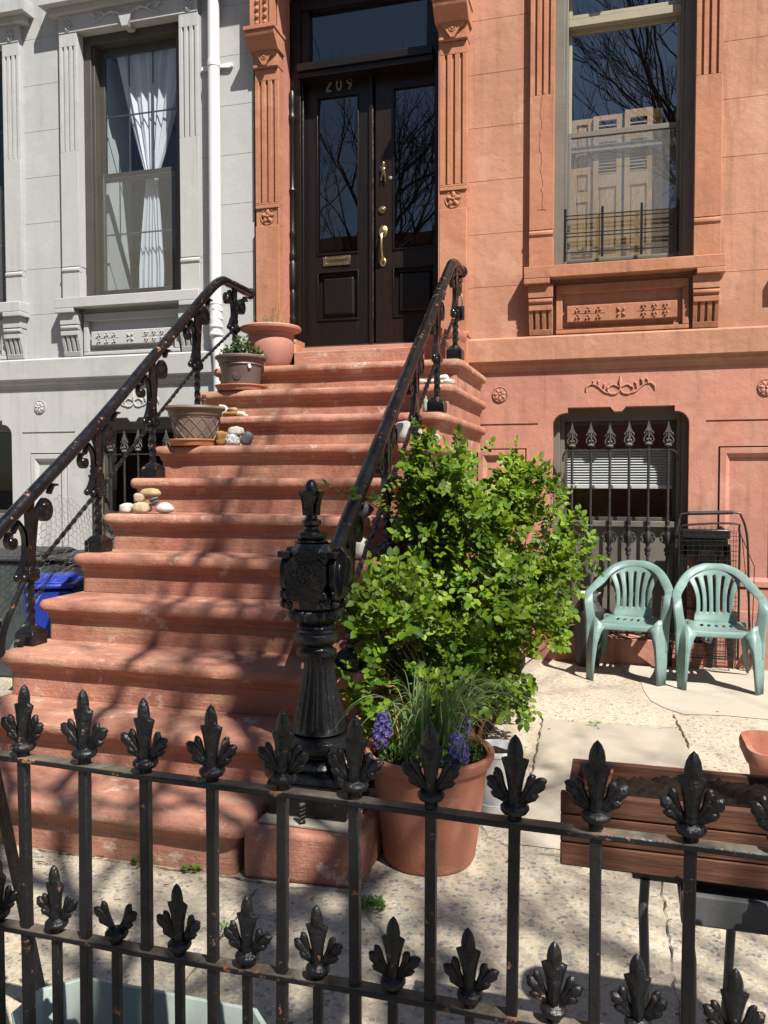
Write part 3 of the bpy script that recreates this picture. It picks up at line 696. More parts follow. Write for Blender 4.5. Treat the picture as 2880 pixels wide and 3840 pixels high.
s.tube(catmull([(0,0,0),(-.05,0,.35),(.02,-.03,.7),(-.06,-.05,1.05)],5),.008,6); s.tube(catmull([(0,0,0),(.12,0,.3),(.25,-.03,.6),(.42,-.05,.95)],5),.007,6); s.build('stem',M['twig'],t)
s=MB()
for k in range(46):
    b=rn.random(); x=(-.05+rn.uniform(-.1,.1)) if rn.random()<.5 else .15+.28*b+rn.uniform(-.06,.06); z=.1+1.0*b; a=rn.uniform(0,6.28); l=rn.uniform(.03,.055)
    d=Vector((math.cos(a)*.6,rn.uniform(-.4,.1),math.sin(a))).normalized(); u=Vector((0,1,0)).cross(d).normalized(); p=Vector((x,rn.uniform(-.08,.02),z))
    s.add([p,p+d*l+u*l*.4,p+d*l*2,p+d*l-u*l*.4],[(0,1,2,3)])
s.build('foliage',M['leafd'],t,recalc=False)
t=thing('plant_box','wooden box holding the climbing plant behind the grey house window','plant box',(-4.35,7.3,2.66)); s=MB(); rects(s,-.4,.4,-.0,.45,[(-.37,.37,.43,.46)],-.12,.12); s.build('box',M['room'],t); s=MB(); s.box(-.38,.38,-.1,.1,.452,.485); s.build('soil',M['soil'],t)
# pine shutters behind the parlour window
t=thing('interior_shutters','honey pine folding shutters with louvres behind the salmon house window','shutters',(0,7.045,3.20))
for (x0,x1,dy,zt) in ((-.42,-.245,.02,1.185),(-.243,-.02,0,1.19),(.0,.215,0,1.215),(.217,.295,.03,1.213)):
    s=MB(); w=.042 if x1-x0>.1 else .02
    hol=[(x0+w,x1-w,.12,.52),(x0+w,x1-w,.60,.74),(x0+w,x1-w,.80,1.14)] if x0<-.3 or x0>.21 else [(x0+w,x1-w,.08,.62),(x0+w,x1-w,.72,.98),(x0+w,x1-w,1.02,1.15)]
    rects(s,x0,x1,0,zt,hol,dy,dy+.025)
    for i,(a,b,c,d) in enumerate(hol):
        if i==0 or x0<-.3 or x0>.21:
            s.box(a,b,dy+.014,dy+.02,c,d)
            if b-a>.05: s.box(a+.015,b-.015,dy+.006,dy+.014,c+.02,d-.02)
        else:
            n=int((d-c)/.026)
            for k in range(n):
                z=c+.013+k*.026; s.bar([(a,dy+.012,z),(b,dy+.012,z)],.005,.022,(0,.8,.6))
    s.build('shutter_panel',M['shutter'],t,bevel=.0015)
# child guard bars in front of the parlour window
t=thing('window_guard','thin dark metal child guard bars low across the salmon house window','window guard',(0,6.925,3.2))
s=MB()
for x,z0,z1 in ((-.452,.02,.43),(-.163,.035,.43),(.136,.03,.43),(.405,.03,.43)):
    s=MB(); s.box(x-.010,x+.010,-.006,.006,z0,z1); s.build('upright',M['cartblk'],t)
for z in (.345,.375,.207,.235,.082): 
    s=MB(); x1=-.163 if z in () else .40
    s.tube([(-.45,.0,z),(.40,.0,z-.01)],.0045,6); s.build('guard_rail',M['cartblk'],t)
# blinds
def blind(c,W,lab):
    t=thing('window_blind',lab,'blind',(c,W+.215,1.38)); s=MB()
    for k in range(14): z=.036+k*.0215; s.bar([(-.415,.0,z),(.41,.0,z)],.003,.021,(0,.75,.66))  # only the lower slats; upper ones omitted so the shaded part reads dark
    s.build('slats',M['blind'],t); s=MB(); s.box(-.415,.41,-.014,.012,0,.026); s.build('bottom_rail',M['blind'],t,bevel=.003); return t
blind(-.012,W,'white venetian blind half drawn, shaded upper slats left out, behind the salmon house basement grille')
# basement grilles
def spear(s,x,y,z):
    s.lathe([(.0085,0),(.026,.004),(.029,.013),(.020,.020),(.010,.024),(.009,.04),(.0085,.10),(.010,.115)],(x,y,z),12)
    s.prism([(x-.027,z+.112),(x-.016,z+.108),(x,z+.118),(x+.016,z+.108),(x+.027,z+.112),(x+.012,z+.145),(x,z+.20),(x-.012,z+.145)],'xz',y-.008,y+.008)
    for sx in (-1,1):
        P=[(x+sx*a,y,z+b) for a,b in ((.010,.026),(.030,.030),(.037,.050),(.026,.072),(.014,.085),(.020,.104),(.032,.102),(.034,.088))]
        s.tube(catmull(P,3),.0052,6); s.ball((x+sx*.012,y-.008,z+.045),.010,7,5)
def grille(lab,xc,Y,n=6):
    t=thing('window_grille',lab,'window grille',(xc,Y,0)); X=[-.363+.1452*i for i in range(6)]
    proto=None
    for i,x in enumerate(X):
        p=MB(); p.tube([(x,0,.22),(x,0,1.72)],.0105,8)
        p.build('grille_bar',M['iron_grille'],t)
        q=MB(); h=[0,.002,-.006,.006,.012,0][i]; spear(q,x,0,1.71+h); q.build('spearhead',M['spearh'],t)
        m=MB(); z=1.0
        m.lathe([(.011,-.14),(.019,-.13),(.013,-.115),(.022,-.10),(.020,-.085),(.012,-.07),(.014,-.05),(.026,-.03),(.030,0),(.024,.03),(.013,.055),(.019,.07),(.022,.085),(.013,.10),(.018,.12),(.012,.14)],(x,0,z),12,rib=lambda a,zz:1+.15*math.cos(a*4))
        for sx in (-1,1):
            for dz in (.018,-.018): m.tube(catmull([(x+sx*.02,0,z+dz*2.2),(x+sx*.045,0,z+dz*1.4),(x+sx*.05,0,z+dz*.3),(x+sx*.035,0,z+dz*.6)],3),[.007]*10,6)
            m.ball((x+sx*.05,-.004,z),.010,7,5)
        m.build('knop',M['iron_grille'],t)
    s=MB(); P=catmull([(-.44,.10,1.60),(-.43,.01,1.655),(-.39,0,1.685),(-.3,0,1.688),(.3,0,1.688),(.39,0,1.685),(.43,.01,1.655),(.44,.10,1.60)],5); s.bar(P,.012,.022,(0,0,1) if False else (0,1,0))
    s.build('cross_rail',M['iron_grille'],t); s=MB(); s.box(-.46,.46,-.012,.012,.24,.255); s.build('cross_rail',M['iron_grille'],t); return t
grille('black spear topped iron grille over the salmon house basement window',-.012,6.79)
grille('black spear topped iron grille over the grey house basement window',-4.345,6.745)
# ---- downspout
t=thing('downspout','white painted downspout running down the grey wall beside the doorway','downspout',(-3.463,6.72,0))
s=MB(); s.tube([(0,0,6.9),(0,0,2.9)]+[(0,.0,2.86),(-.005,.01,2.78),(0,.02,2.70),(.02,.02,2.5),(.02,.02,.15)],.052,16); s.build('pipe',M['white'],t)
for z in (5.09,3.03): 
    s=MB(); s.lathe([(.056,-.03),(.058,0),(.056,.03)],(0,0,z),16); s.prism([(-.15,z-.012),(-.12,z-.022),(-.055,z-.014),(.055,z-.014),(.12,z-.022),(.15,z-.012),(.15,z+.012),(.12,z+.022),(.055,z+.014),(-.055,z+.014),(-.12,z+.022),(-.15,z+.012)],'xz',.052,.075)if z>4 else 0; s.build('pipe_strap',M['white'],t)
for z in (2.95,2.88,2.81,2.74): 
    s=MB(); s.lathe([(.052,-.02),(.062,-.008),(.062,.008),(.052,.02)],(0,.01,z),16); s.build('pipe_collar',M['white'],t)
# ------------------------------------------------------------------ stoop
ST=thing('stoop','red sandstone stoop of eleven worn bullnosed steps leading up to the black doors','stoop')
RI=.209; TR=.304; Y1=2.68
def xl(i): return -2.83-.0145*i
XR=-1.07
rn=random.Random(3)
def step(i):
    s=MB(); z1=i*RI; z0=(i-1)*RI; yf=Y1+(i-1)*TR
    x0=xl(i); x1=XR if i<11 else XR
    if i==1: x1=-1.30
    yb=6.795 if i>=9 else 5.60
    o=.043
    prof=[(.0,z0),(.0,z1-.097),(-.010,z1-.091),(-.012,z1-.072),(-.018,z1-.066),(-.034,z1-.061),(-.043,z1-.049),(-.046,z1-.031),(-.042,z1-.013),(-.032,z1-.003),(-.020,z1)]
    rings=[]; nx=40
    for k,(d,z) in enumerate(prof):
        a=x0+o+d; b=x1-o-d; f=yf+o+d; r=.03+abs(d)*.6; ring=[(a,yb,z)]
        for q in range(5): t=math.pi+ (math.pi/2)*q/4; ring.append((a+r+r*math.cos(t),f+r+r*math.sin(t),z))
        for q in range(1,nx):
            u=q/nx; ring.append((a+r+(b-a-2*r)*u,f,z))
        for q in range(5): t=1.5*math.pi+(math.pi/2)*q/4; ring.append((b-r+r*math.cos(t),f+r+r*math.sin(t),z))
        ring.append((b,yb,z)); rings.append(ring)
    n=len(rings[0]); vs=[]
    for k,ring in enumerate(rings):
        for (x,y,z) in ring:
            if y<yb and k>1:
                w=.0035*math.sin(x*3.1+i)+.002*math.sin(x*11+i*2); ch=.0
                # worn / chipped arris
                q=math.sin(x*17.3+i*5.1)*math.sin(x*7.7+i*1.7)
                if q>.72 and k in (7,8,9): ch=.010*(q-.72)/.28
                y+=w*.5+ch; z+= -abs(w)*.5-ch*.5 if k>6 else 0
            vs.append((x,y,z))
    fs=[]
    for k in range(len(rings)-1):
        for j in range(n-1): fs.append((k*n+j,k*n+j+1,(k+1)*n+j+1,(k+1)*n+j))
        fs.append((k*n+n-1,k*n,(k+1)*n,(k+1)*n+n-1))
    m=(len(rings)-1)*n; fs.append(tuple(m+j for j in range(n)))
    s.add(vs,fs); s.build('step',M['step'],ST,sharp=50)
for i in range(1,12): step(i)
s=MB(); s.box(-2.86,-2.80,5.605,6.79,0,1.66); s.box(-2.2,-2.14,5.605,6.79,0,1.66); s.build('under_stoop_wall',M['low'],ST)
s=MB(); # pedestal block
P=[(-1.307,2.715),(-.875,2.745),(-.875,3.24),(-1.295,3.24)]
s.prism(P,'xy',0,.182); s.build('pedestal',M['step'],ST,bevel=.018,seg=3)
s=MB(); s.box(-1.275,-.93,2.78,3.2,.183,.196); s.build('mortar_bed',M['slab'],ST,bevel=.004)
s=MB(); s.tube([(-1.105,2.795,.19),(-1.105,2.79,.27)],.011,8); 
for k in range(5): s.tube([(-1.117,2.79,.205+k*.014),(-1.105,2.776,.209+k*.014),(-1.093,2.79,.213+k*.014)],.0028,5)
s.build('iron_bolt',M['iron_rust'],ST)
# ------------------------------------------------------------------ railings
def railing(X,lab,right):
    t=thing('stair_railing',lab,'railing',(X,0,0))
    if right: H=catmull([(0.02,3.10,1.075),(0,3.30,1.205),(0,4.12,1.805),(0,5.05,2.49),(0,5.56,2.86),(0,5.70,2.942),(0,5.84,2.962),(0,6.02,2.962)],6); ph=[(3.42,3),(4.02,5),(4.62,7),(5.20,9),(5.80,11)]
    else: H=catmull([(0,2.30,.50),(0,2.75,.80),(0,3.28,1.205),(0,4.0,1.715),(0,4.60,2.175),(0,5.20,2.635),(0,5.44,2.818),(0,5.60,2.912),(0,5.74,2.925),(0,6.10,2.925)],6); ph=[(2.87,1),(3.50,3),(4.07,5),(4.65,7),(5.23,9),(5.82,11)]
    r=.034
    s=MB(); s.tube(H,r,14); e=Vector(H[-1]); s.ball(e,(r*1.35,r*1.1,r*1.35),12,8); s.build('handrail',M['iron_rail'],t)
    def hz(y):
        for a,b in zip(H,H[1:]):
            if a[1]<=y<=b[1]: k=(y-a[1])/(b[1]-a[1]+1e-9); return a[2]+(b[2]-a[2])*k
        return H[-1][2]
    clamps=[]
    for (y,i) in ph:
        z=i*RI; top=hz(y)-r*.6; h=top-z
        b=MB(); b.box(-.055,.055,y-.055,y+.055,z,z+.062); b.lathe([(.078,0),(.04,.03),(.028,.034)],(0,y,z+.062),4,rot=PI/4); b.build('post_base',M['iron_rail'],t,bevel=.004)
        p=MB(); n=22; zz=z+.09; L=h*.40-.06
        vs=[];fs=[]
        for k in range(n+1):
            a0=k/n*PI*2.2
            for q in range(4):
                a=a0+q*PI/2; vs.append((.023*math.cos(a),y+.023*math.sin(a),zz+L*k/n))
        for k in range(n):
            for q in range(4): fs.append((k*4+q,k*4+(q+1)%4,k*4+4+(q+1)%4,k*4+4+q))
        p.add(vs,fs); cz_=zz+L; clamps.append((y,cz_+.03))
        p.box(-.022,.022,y-.03,y+.03,cz_,cz_+.06)
        # flared upper leaf of the post
        m=top-cz_-.05
        prof=[(0,.026),(.12,.034),(.3,.024),(.55,.022),(.8,.026),(1.0,.030)]
        p.bar([(0,y,cz_+.05+m*a) for a,w in prof],[w*2 for a,w in prof],[.024,.03,.026,.022,.022,.02],(1,0,0))
        p.build('post',M['iron_rail'],t,bevel=.002)
        sl=.70
        q=MB()
        # front scroll: leaves the post top, swings out and curls below the rail
        def scroll(sgn,y0,z0,R_,turn):
            pts=[]
            for k in range(19):
                a=k/18; rr=R_*(1-.72*a); ang=PI*.5+sgn*(-a)*2*PI*turn
                pts.append((0,y0+rr*math.cos(ang),z0+rr*math.sin(ang)))
            return pts
        q.bar(scroll(1,y+.105,hz(y+.105)-.145,.062,1.15),[.016]*12+[.018,.019,.02,.02,.018,.014,.01],.030,(1,0,0))
        q.bar(catmull([(0,y+.02,cz_+.10),(0,y+.028,cz_+m*.55),(0,y+.055,hz(y+.06)-.115),(0,y+.105,hz(y+.105)-.083)],4),.015,.028,(1,0,0))
        q.lathe([(.0,-.02),(.020,-.014),(.026,0),(.020,.014),(0,.02)],(0,0,0),10); st=len(q.v)-50
        Mx=Matrix.Translation((0,y+.105,hz(y+.105)-.150))@Matrix.Rotation(PI/2,4,'Y')
        for w in range(st,len(q.v)): q.v[w]=tuple(Mx@Vector(q.v[w]))
        if hz(y+.17)>0: q.bar([(0,y+.15,hz(y+.15)-.085),(0,y+.175,hz(y+.17)-.055),(0,y+.215,hz(y+.2)-.075)],[.018,.022,.008],.026,(1,0,0))
        # rear reverse scroll on the downhill side
        yb=y-.11
        q.bar(catmull([(0,y-.09,hz(max(y-.09,H[0][1]))-.05),(0,y-.045,cz_+m*.72),(0,y-.035,cz_+m*.45),(0,y-.055,cz_+.09),(0,y-.09,cz_+.03)],5),[.016]*19+[.026,.02],.028,(1,0,0))
        q.ball((0,y-.098,cz_+.028),(.018,.020,.020),8,6)
        yv=y-.125
        if yv>H[0][1]:
            zv=hz(yv)-.125
            q.bar(catmull([(0,y-.032,cz_+m*.50),(0,y-.045,cz_+m*.72),(0,y-.085,hz(y-.085)-.060)],4)+[Vector((0,yv+(.048*(1-.75*k/14))*math.cos(PI*.45+k*.46),zv+(.048*(1-.75*k/14))*math.sin(PI*.45+k*.46))) for k in range(15)],.014,.028,(1,0,0))
            q.ball((0,yv,zv),(.016,.022,.022),8,6)
        q.build('scroll',M['iron_rail'],t)
    # twisted rod
    if not right:
        clamps=clamps
        tail=MB(); y0,z0=clamps[1]
        pts=catmull([(0,y0-.03,z0),(0,y0-.10,z0-.10),(0,y0-.19,z0-.25),(0,y0-.20,z0-.37),(0,y0-.13,z0-.42),(0,y0-.075,z0-.36),(0,y0-.10,z0-.31)],5)
        tail.bar(pts,.016,.026,(1,0,0)); tail.build('end_scroll',M['iron_rust'],t)
        rods=clamps[1:]
    else: rods=[(3.02,.86)]+clamps
    for (a,b) in zip(rods,rods[1:]):
        A=Vector((0,a[0],a[1]));B=Vector((0,b[0],b[1])); n=int((B-A).length/.012); q=MB(); vs=[];fs=[]
        d=(B-A).normalized(); u=Vector((1,0,0)); w=d.cross(u)
        for k in range(n+1):
            c=A+(B-A)*k/n
            for g in range(4):
                an=k*.33+g*PI/2; vs.append(c+(u*math.cos(an)+w*math.sin(an))*.0125)
        for k in range(n):
            for g in range(4): fs.append((k*4+g,k*4+(g+1)%4,k*4+4+(g+1)%4,k*4+4+g))
        q.add(vs,fs); q.build('twisted_rod',M['iron_rail'],t,sharp=30)
    for (y,z) in clamps:
        q=MB(); q.box(-.03,.03,y-.038,y+.038,z-.02,z+.02); q.ball((0,y-.045,z-.01),(.022,.02,.022),8,6); q.ball((0,y+.045,z+.012),(.022,.02,.022),8,6); q.build('clamp',M['iron_rail'],t,bevel=.004)
    return t
railing(-2.84,'black iron stair railing with rust chipped handrail on the grey house side',False)
railing(-1.13,'glossy black iron stair railing rising from the newel post beside the green bush',True)
# padlock
t=thing('padlock','dark rectangular padlock hanging from the top post of the bush side railing','padlock',(-1.11,5.86,2.70),.9)
s=MB(); s.box(-.012,.012,-.038,.038,-.12,-.02); s.build('lock_body',M['cartblk'],t,bevel=.004); s=MB(); s.tube(catmull([(0,-.025,-.025),(0,-.025,.03),(0,-.015,.06),(0,0,.068),(0,.015,.06),(0,.025,.03),(0,.025,-.025)],3),.006,6); s.build('shackle',M['greysteel'],t)
# newel
NW=thing('newel_post','ornate black cast iron newel post with knobbed finial on the stone pedestal','newel post',(-1.112,2.99,.196))
z=lambda a:a-.196
s=MB(); s.box(-.158,.158,-.15,.15,0,.125); s.lathe([(.222,.125),(.19,.150),(.15,.155)],(0,0,0),4,rot=PI/4); s.build('plinth_box',M['iron'],NW,bevel=.008)
s=MB(); s.lathe([(.12,.155),(.128,.17),(.118,.185),(.09,.20),(.085,.215),(.10,.222),(.128,.228),(.138,.248),(.132,.268),(.112,.280),(.09,.284)],(0,0,0),36)
for k in range(4):
    a=PI/4+k*PI/2; q=len(s.v)
    s.bar(catmull([(.07,0,.24),(.12,0,.235),(.17,0,.20),(.20,0,.155),(.185,0,.13)],4),[.05,.052,.054,.056,.058,.058,.056,.052,.048,.044,.04,.036,.034,.032,.03,.028,.026],.05,(0,1,0))
    Mx=Matrix.Rotation(a,4,'Z')
    for i in range(q,len(s.v)): s.v[i]=tuple(Mx@Vector(s.v[i]))
s.build('foot',M['iron'],NW,bevel=.006)
lean=lambda zz:-.035*(zz-.29)/.95
s=MB(); fl=lambda a,zz:1+(.055*math.cos(a*18) if .30<zz<.60 else 0)
prof=[(.104,.292),(.101,.30),(.097,.32),(.089,.36),(.081,.40),(.070,.45),(.061,.50),(.056,.54),(.058,.565),(.070,.585)]
s.lathe(prof,(0,0,0),90,rib=fl); s.build('fluted_shaft',M['iron'],NW,sharp=60)
s=MB(); s.lathe([(.078,.585),(.080,.60),(.068,.606),(.062,.618),(.075,.628),(.086,.640),(.089,.655),(.083,.668),(.070,.674),(.070,.684),(.076,.690),(.072,.70),(.066,.706)],(-.012,0,0),36)
s.lathe([(.066,.706),(.084,.714),(.099,.73),(.101,.745),(.094,.757),(.07,.765)],(-.014,0,0),72,rib=lambda a,zz:1+.05*math.cos(a*20))
s.build('collar_rings',M['iron'],NW)
# head
s=MB()
hp=[(.095,.764,.8),(.10,.80,.9),(.112,.84,.95),(.118,.90,1),(.116,.955,1),(.10,.992,1),(.082,1.012,1)]
vs=[];fs=[]
for (r,zz,q) in hp:
    for k in range(8):
        a=PI/8+k*PI/4; rr=r/math.cos(PI/8); 
        vs.append((rr*math.cos(a)-.018,rr*math.sin(a),zz))
for i in range(len(hp)-1):
    for k in range(8): fs.append((i*8+k,i*8+(k+1)%8,(i+1)*8+(k+1)%8,(i+1)*8+k))
s.add(vs,fs)
for k in range(4):
    a=k*PI/2; q=len(s.v)
    # gabled face plate with side scrolls
    s.prism([(-.075,.80),(.075,.80),(.088,.84),(.105,.87),(.10,.93),(.055,.975),(0,.998),(-.055,.975),(-.10,.93),(-.105,.87),(-.088,.84)],'xz',-.138,-.108)
    for sx in (-1,1):
        s.ball((sx*.088,-.125,.822),(.022,.02,.02),8,6); s.ball((sx*.080,-.125,.785),(.022,.02,.018),8,6)
        s.box(*sorted((sx*.07,sx*.112)),-.145,-.10,.962,.985)
    s.tube([(.042*math.cos(b*PI/8),-.139,.905+.042*math.sin(b*PI/8)) for b in range(16)],.006,6,closed=True)
    for b in range(8): s.tube([(.006*math.cos(b*PI/4),-.140,.905+.006*math.sin(b*PI/4)),(.034*math.cos(b*PI/4),-.141,.905+.034*math.sin(b*PI/4))],[.006,.004],5)
    Mx=Matrix.Translation((-.018,0,0))@Matrix.Rotation(a,4,'Z')
    for i in range(q,len(s.v)): s.v[i]=tuple(Mx@Vector(s.v[i]))
s.v=[(-.018+(a+.018)*.80,b*.80,c) for a,b,c in s.v]
s.prism([(.055,.79),(.088,.80),(.105,.83),(.112,.87),(.124,.93),(.120,.975),(.10,1.0),(.055,.99)],'xz',-.028,.028); s.prism([(.10,.84),(.128,.87),(.136,.93),(.128,.965),(.10,.97)],'xz',-.016,.016)
s.build('head',M['iron'],NW,bevel=.004)
s=MB(); c=(-.03,0,0)
s.lathe([(.074,1.012),(.080,1.02),(.060,1.028)],c,8,rot=PI/8); s.lathe([(.062,1.026),(.072,1.034),(.075,1.046),(.072,1.054),(.040,1.066)],c,8,rot=PI/8)
s.lathe([(.034,1.064),(.034,1.076),(.044,1.082),(.047,1.09),(.047,1.098),(.030,1.106),(.027,1.12),(.028,1.15),(.036,1.18),(.042,1.192),(.034,1.196)],c,8,rot=PI/8)
for k in range(4):
    q=len(s.v); s.bar(catmull([(.026,0,1.12),(.032,0,1.16),(.046,0,1.195),(.054,0,1.212)],3),[.02,.02,.018,.016,.014,.012,.010,.008,.006,.005],.044,(0,1,0))
    Mx=Matrix.Translation(c)@Matrix.Rotation(k*PI/2,4,'Z')
    for i in range(q,len(s.v)): s.v[i]=tuple(Mx@Vector(s.v[i]))
s.ball((c[0],0,1.212),(.033,.033,.045),14,10)
s.v=[(-.03+(a+.03)*.82,b*.82,c) for a,b,c in s.v]
s.build('finial',M['iron'],NW,bevel=.002)
# ------------------------------------------------------------------ front fence
FY=1.5
FE=thing('iron_fence','low black iron areaway fence with leafy spear finials across the foreground','fence',(0,FY,0))
def spearleaf(s,x,z,k=1,broken=False,rnd=None,bent=0):
    # collar
    s.lathe([(.0125,-.024),(.0135,-.012),(.0225,-.009),(.0265,-.003),(.0265,.002),(.0225,.006),(.012,.008),(.010,.012)],(x,0,z),16,sx=k,sy=k)
    if not broken:
        pr=[(0.004,.011,.013),(.03,.0125,.0145),(.050,.0155,.0145),(.070,.0200,.013),(.084,.0245,.010),(.090,.0255,.008),(.093,.0145,.0105),(.103,.0150,.0115),(.116,.0125,.010),(.127,.0075,.007),(.134,.001,.001)]
        vs=[];fs=[]
        for (h,w,d) in pr:
            for (cx,cy) in ((1,0),(.72,-.62),(.3,-.85),(0,-1.12),(-.3,-.85),(-.72,-.62),(-1,0),(-.6,.8),(0,1),(.6,.8)):
                vs.append((x+cx*w*k+bent*h,cy*d*k,z+h*k))
        n=10
        for i in range(len(pr)-1):
            for j in range(n): fs.append((i*n+j,i*n+(j+1)%n,(i+1)*n+(j+1)%n,(i+1)*n+j))
        fs.append(tuple((len(pr)-1)*n+j for j in range(n))); s.add(vs,fs)
    for sx in (-1,1):
        for (ex,ez,mx,mz,r0) in ((.054,.051,.026,.024,.0125),(.037,.064,.022,.034,.0095),(.044,.025,.024,.013,.0095)):
            ex*=1+rnd.uniform(-.07,.07); ez*=1+rnd.uniform(-.07,.07)
            P=catmull([(x+sx*.005*k,.002,z+.004*k),(x+sx*mx*k,.001,z+mz*k+.002),(x+sx*(mx+ex)/2*k,-.001,z+(mz+ez)/2*k+.004),(x+sx*ex*.9*k,-.001,z+ez*k*.98),(x+sx*ex*k*1.03,.001,z+ez*k)],3)
            rr=[.0045,.005,.0056,.0064,.0075,.0088,.0098,.0100,.0092,.0074,.0052,.003,.0008]
            q0=len(s.v); s.tube(P,[q*r0/.0095*k*.92 for q in rr],8)
            for w_ in range(q0,len(s.v)): a_,b_,c_=s.v[w_]; s.v[w_]=(a_,b_*.72,c_)
def zt(x): return .845-.0175*(x+1.243)
def zb(x): return .467-.002*(x+1.3)
rnf=random.Random(21)
for n in range(-3,15):
    x=-1.2415+.1511*n+rnf.uniform(-.003,.003); k=zt(x)+.03+rnf.uniform(-.004,.004)
    p=MB(); tl=rnf.uniform(-.003,.003); p.bar([(x+tl,0,.0),(x,0,zb(x)),(x-tl,0,k-.02)],.0205,.0205); p.build('picket',M['iron_rust'],FE,bevel=.0025)
    f=MB(); spearleaf(f,x-tl,k,1.0,False,rnf,rnf.uniform(-.04,.04)); f.build('finial',M['iron_fin'],FE,sharp=70)
    x=x+.0755; k=zb(x)+.028; br=(n==1)
    p=MB(); p.bar([(x,0,0),(x,0,k-.02)],.0172,.0172); p.build('picket',M['iron_rust'],FE,bevel=.002)
    f=MB(); spearleaf(f,x,k,.93,br,rnf,rnf.uniform(-.05,.05)); o=f.build('finial',M['iron_fin'],FE,sharp=70)
    if br: o['label']='low finial with its centre spear broken off'
for (zf) in (zt,zb):
    s=MB(); P=[(x,0,zf(x)) for x in [-1.78+.1*i for i in range(27)]]
    s.bar([(p[0],-.0,p[2]+.0015*math.sin(p[0]*9)) for p in P],.0125,.033); s.build('fence_rail',M['iron_bar'],FE,bevel=.003)
for n,m in ((0,-3),(1,-3)):
    pass
t=thing('fence_brace','slanting rusty iron brace bar behind the left end of the front fence','brace',(-1.40,1.52,.80))
s=MB(); s.bar([(.045,.015,.02),(-.0,.1,-.14),(-.10,.36,-.80)],.030,.012,(1,.2,0)); s.tube([(.045,-.02,.02),(.045,.05,.02)],.008,6); s.build('brace_bar',M['iron_rust'],t)
t=thing('gate_post','thick black iron gate post with larger finial at the fence end','gate post',(-1.372,1.452,0))
s=MB(); s.box(-.02,.02,-.02,.02,0,.89); s.build('post',M['iron_rust'],t,bevel=.003); s=MB(); spearleaf(s,0,.915,1.25,False,rnf); s.build('finial',M['iron_fin'],t,sharp=70)
# ------------------------------------------------------------------ garden chairs
def sheetobj(name,vs,fs,mat,parent,th=.006,sub=1,sharp=60):
    o=MB().add(vs,fs).build(name,mat,parent,sharp=sharp,recalc=True)
    if th:
        m=o.modifiers.new('t','SOLIDIFY'); m.thickness=th; m.offset=0
    if sub:
        m=o.modifiers.new('s','SUBSURF'); m.levels=sub; m.render_levels=sub
    return o
def gridmesh(fn,us,vs_,mask=None):
    V=[fn(u,v) for v in vs_ for u in us]; n=len(us); F=[]
    for j in range(len(vs_)-1):
        for i in range(n-1):
            if mask and not mask((us[i]+us[i+1])/2,(vs_[j]+vs_[j+1])/2): continue
            F.append((j*n+i,j*n+i+1,(j+1)*n+i+1,(j+1)*n+i))
    used=sorted({k for f in F for k in f}); mp={k:i for i,k in enumerate(used)}
    return [V[k] for k in used],[tuple(mp[k] for k in f) for f in F]
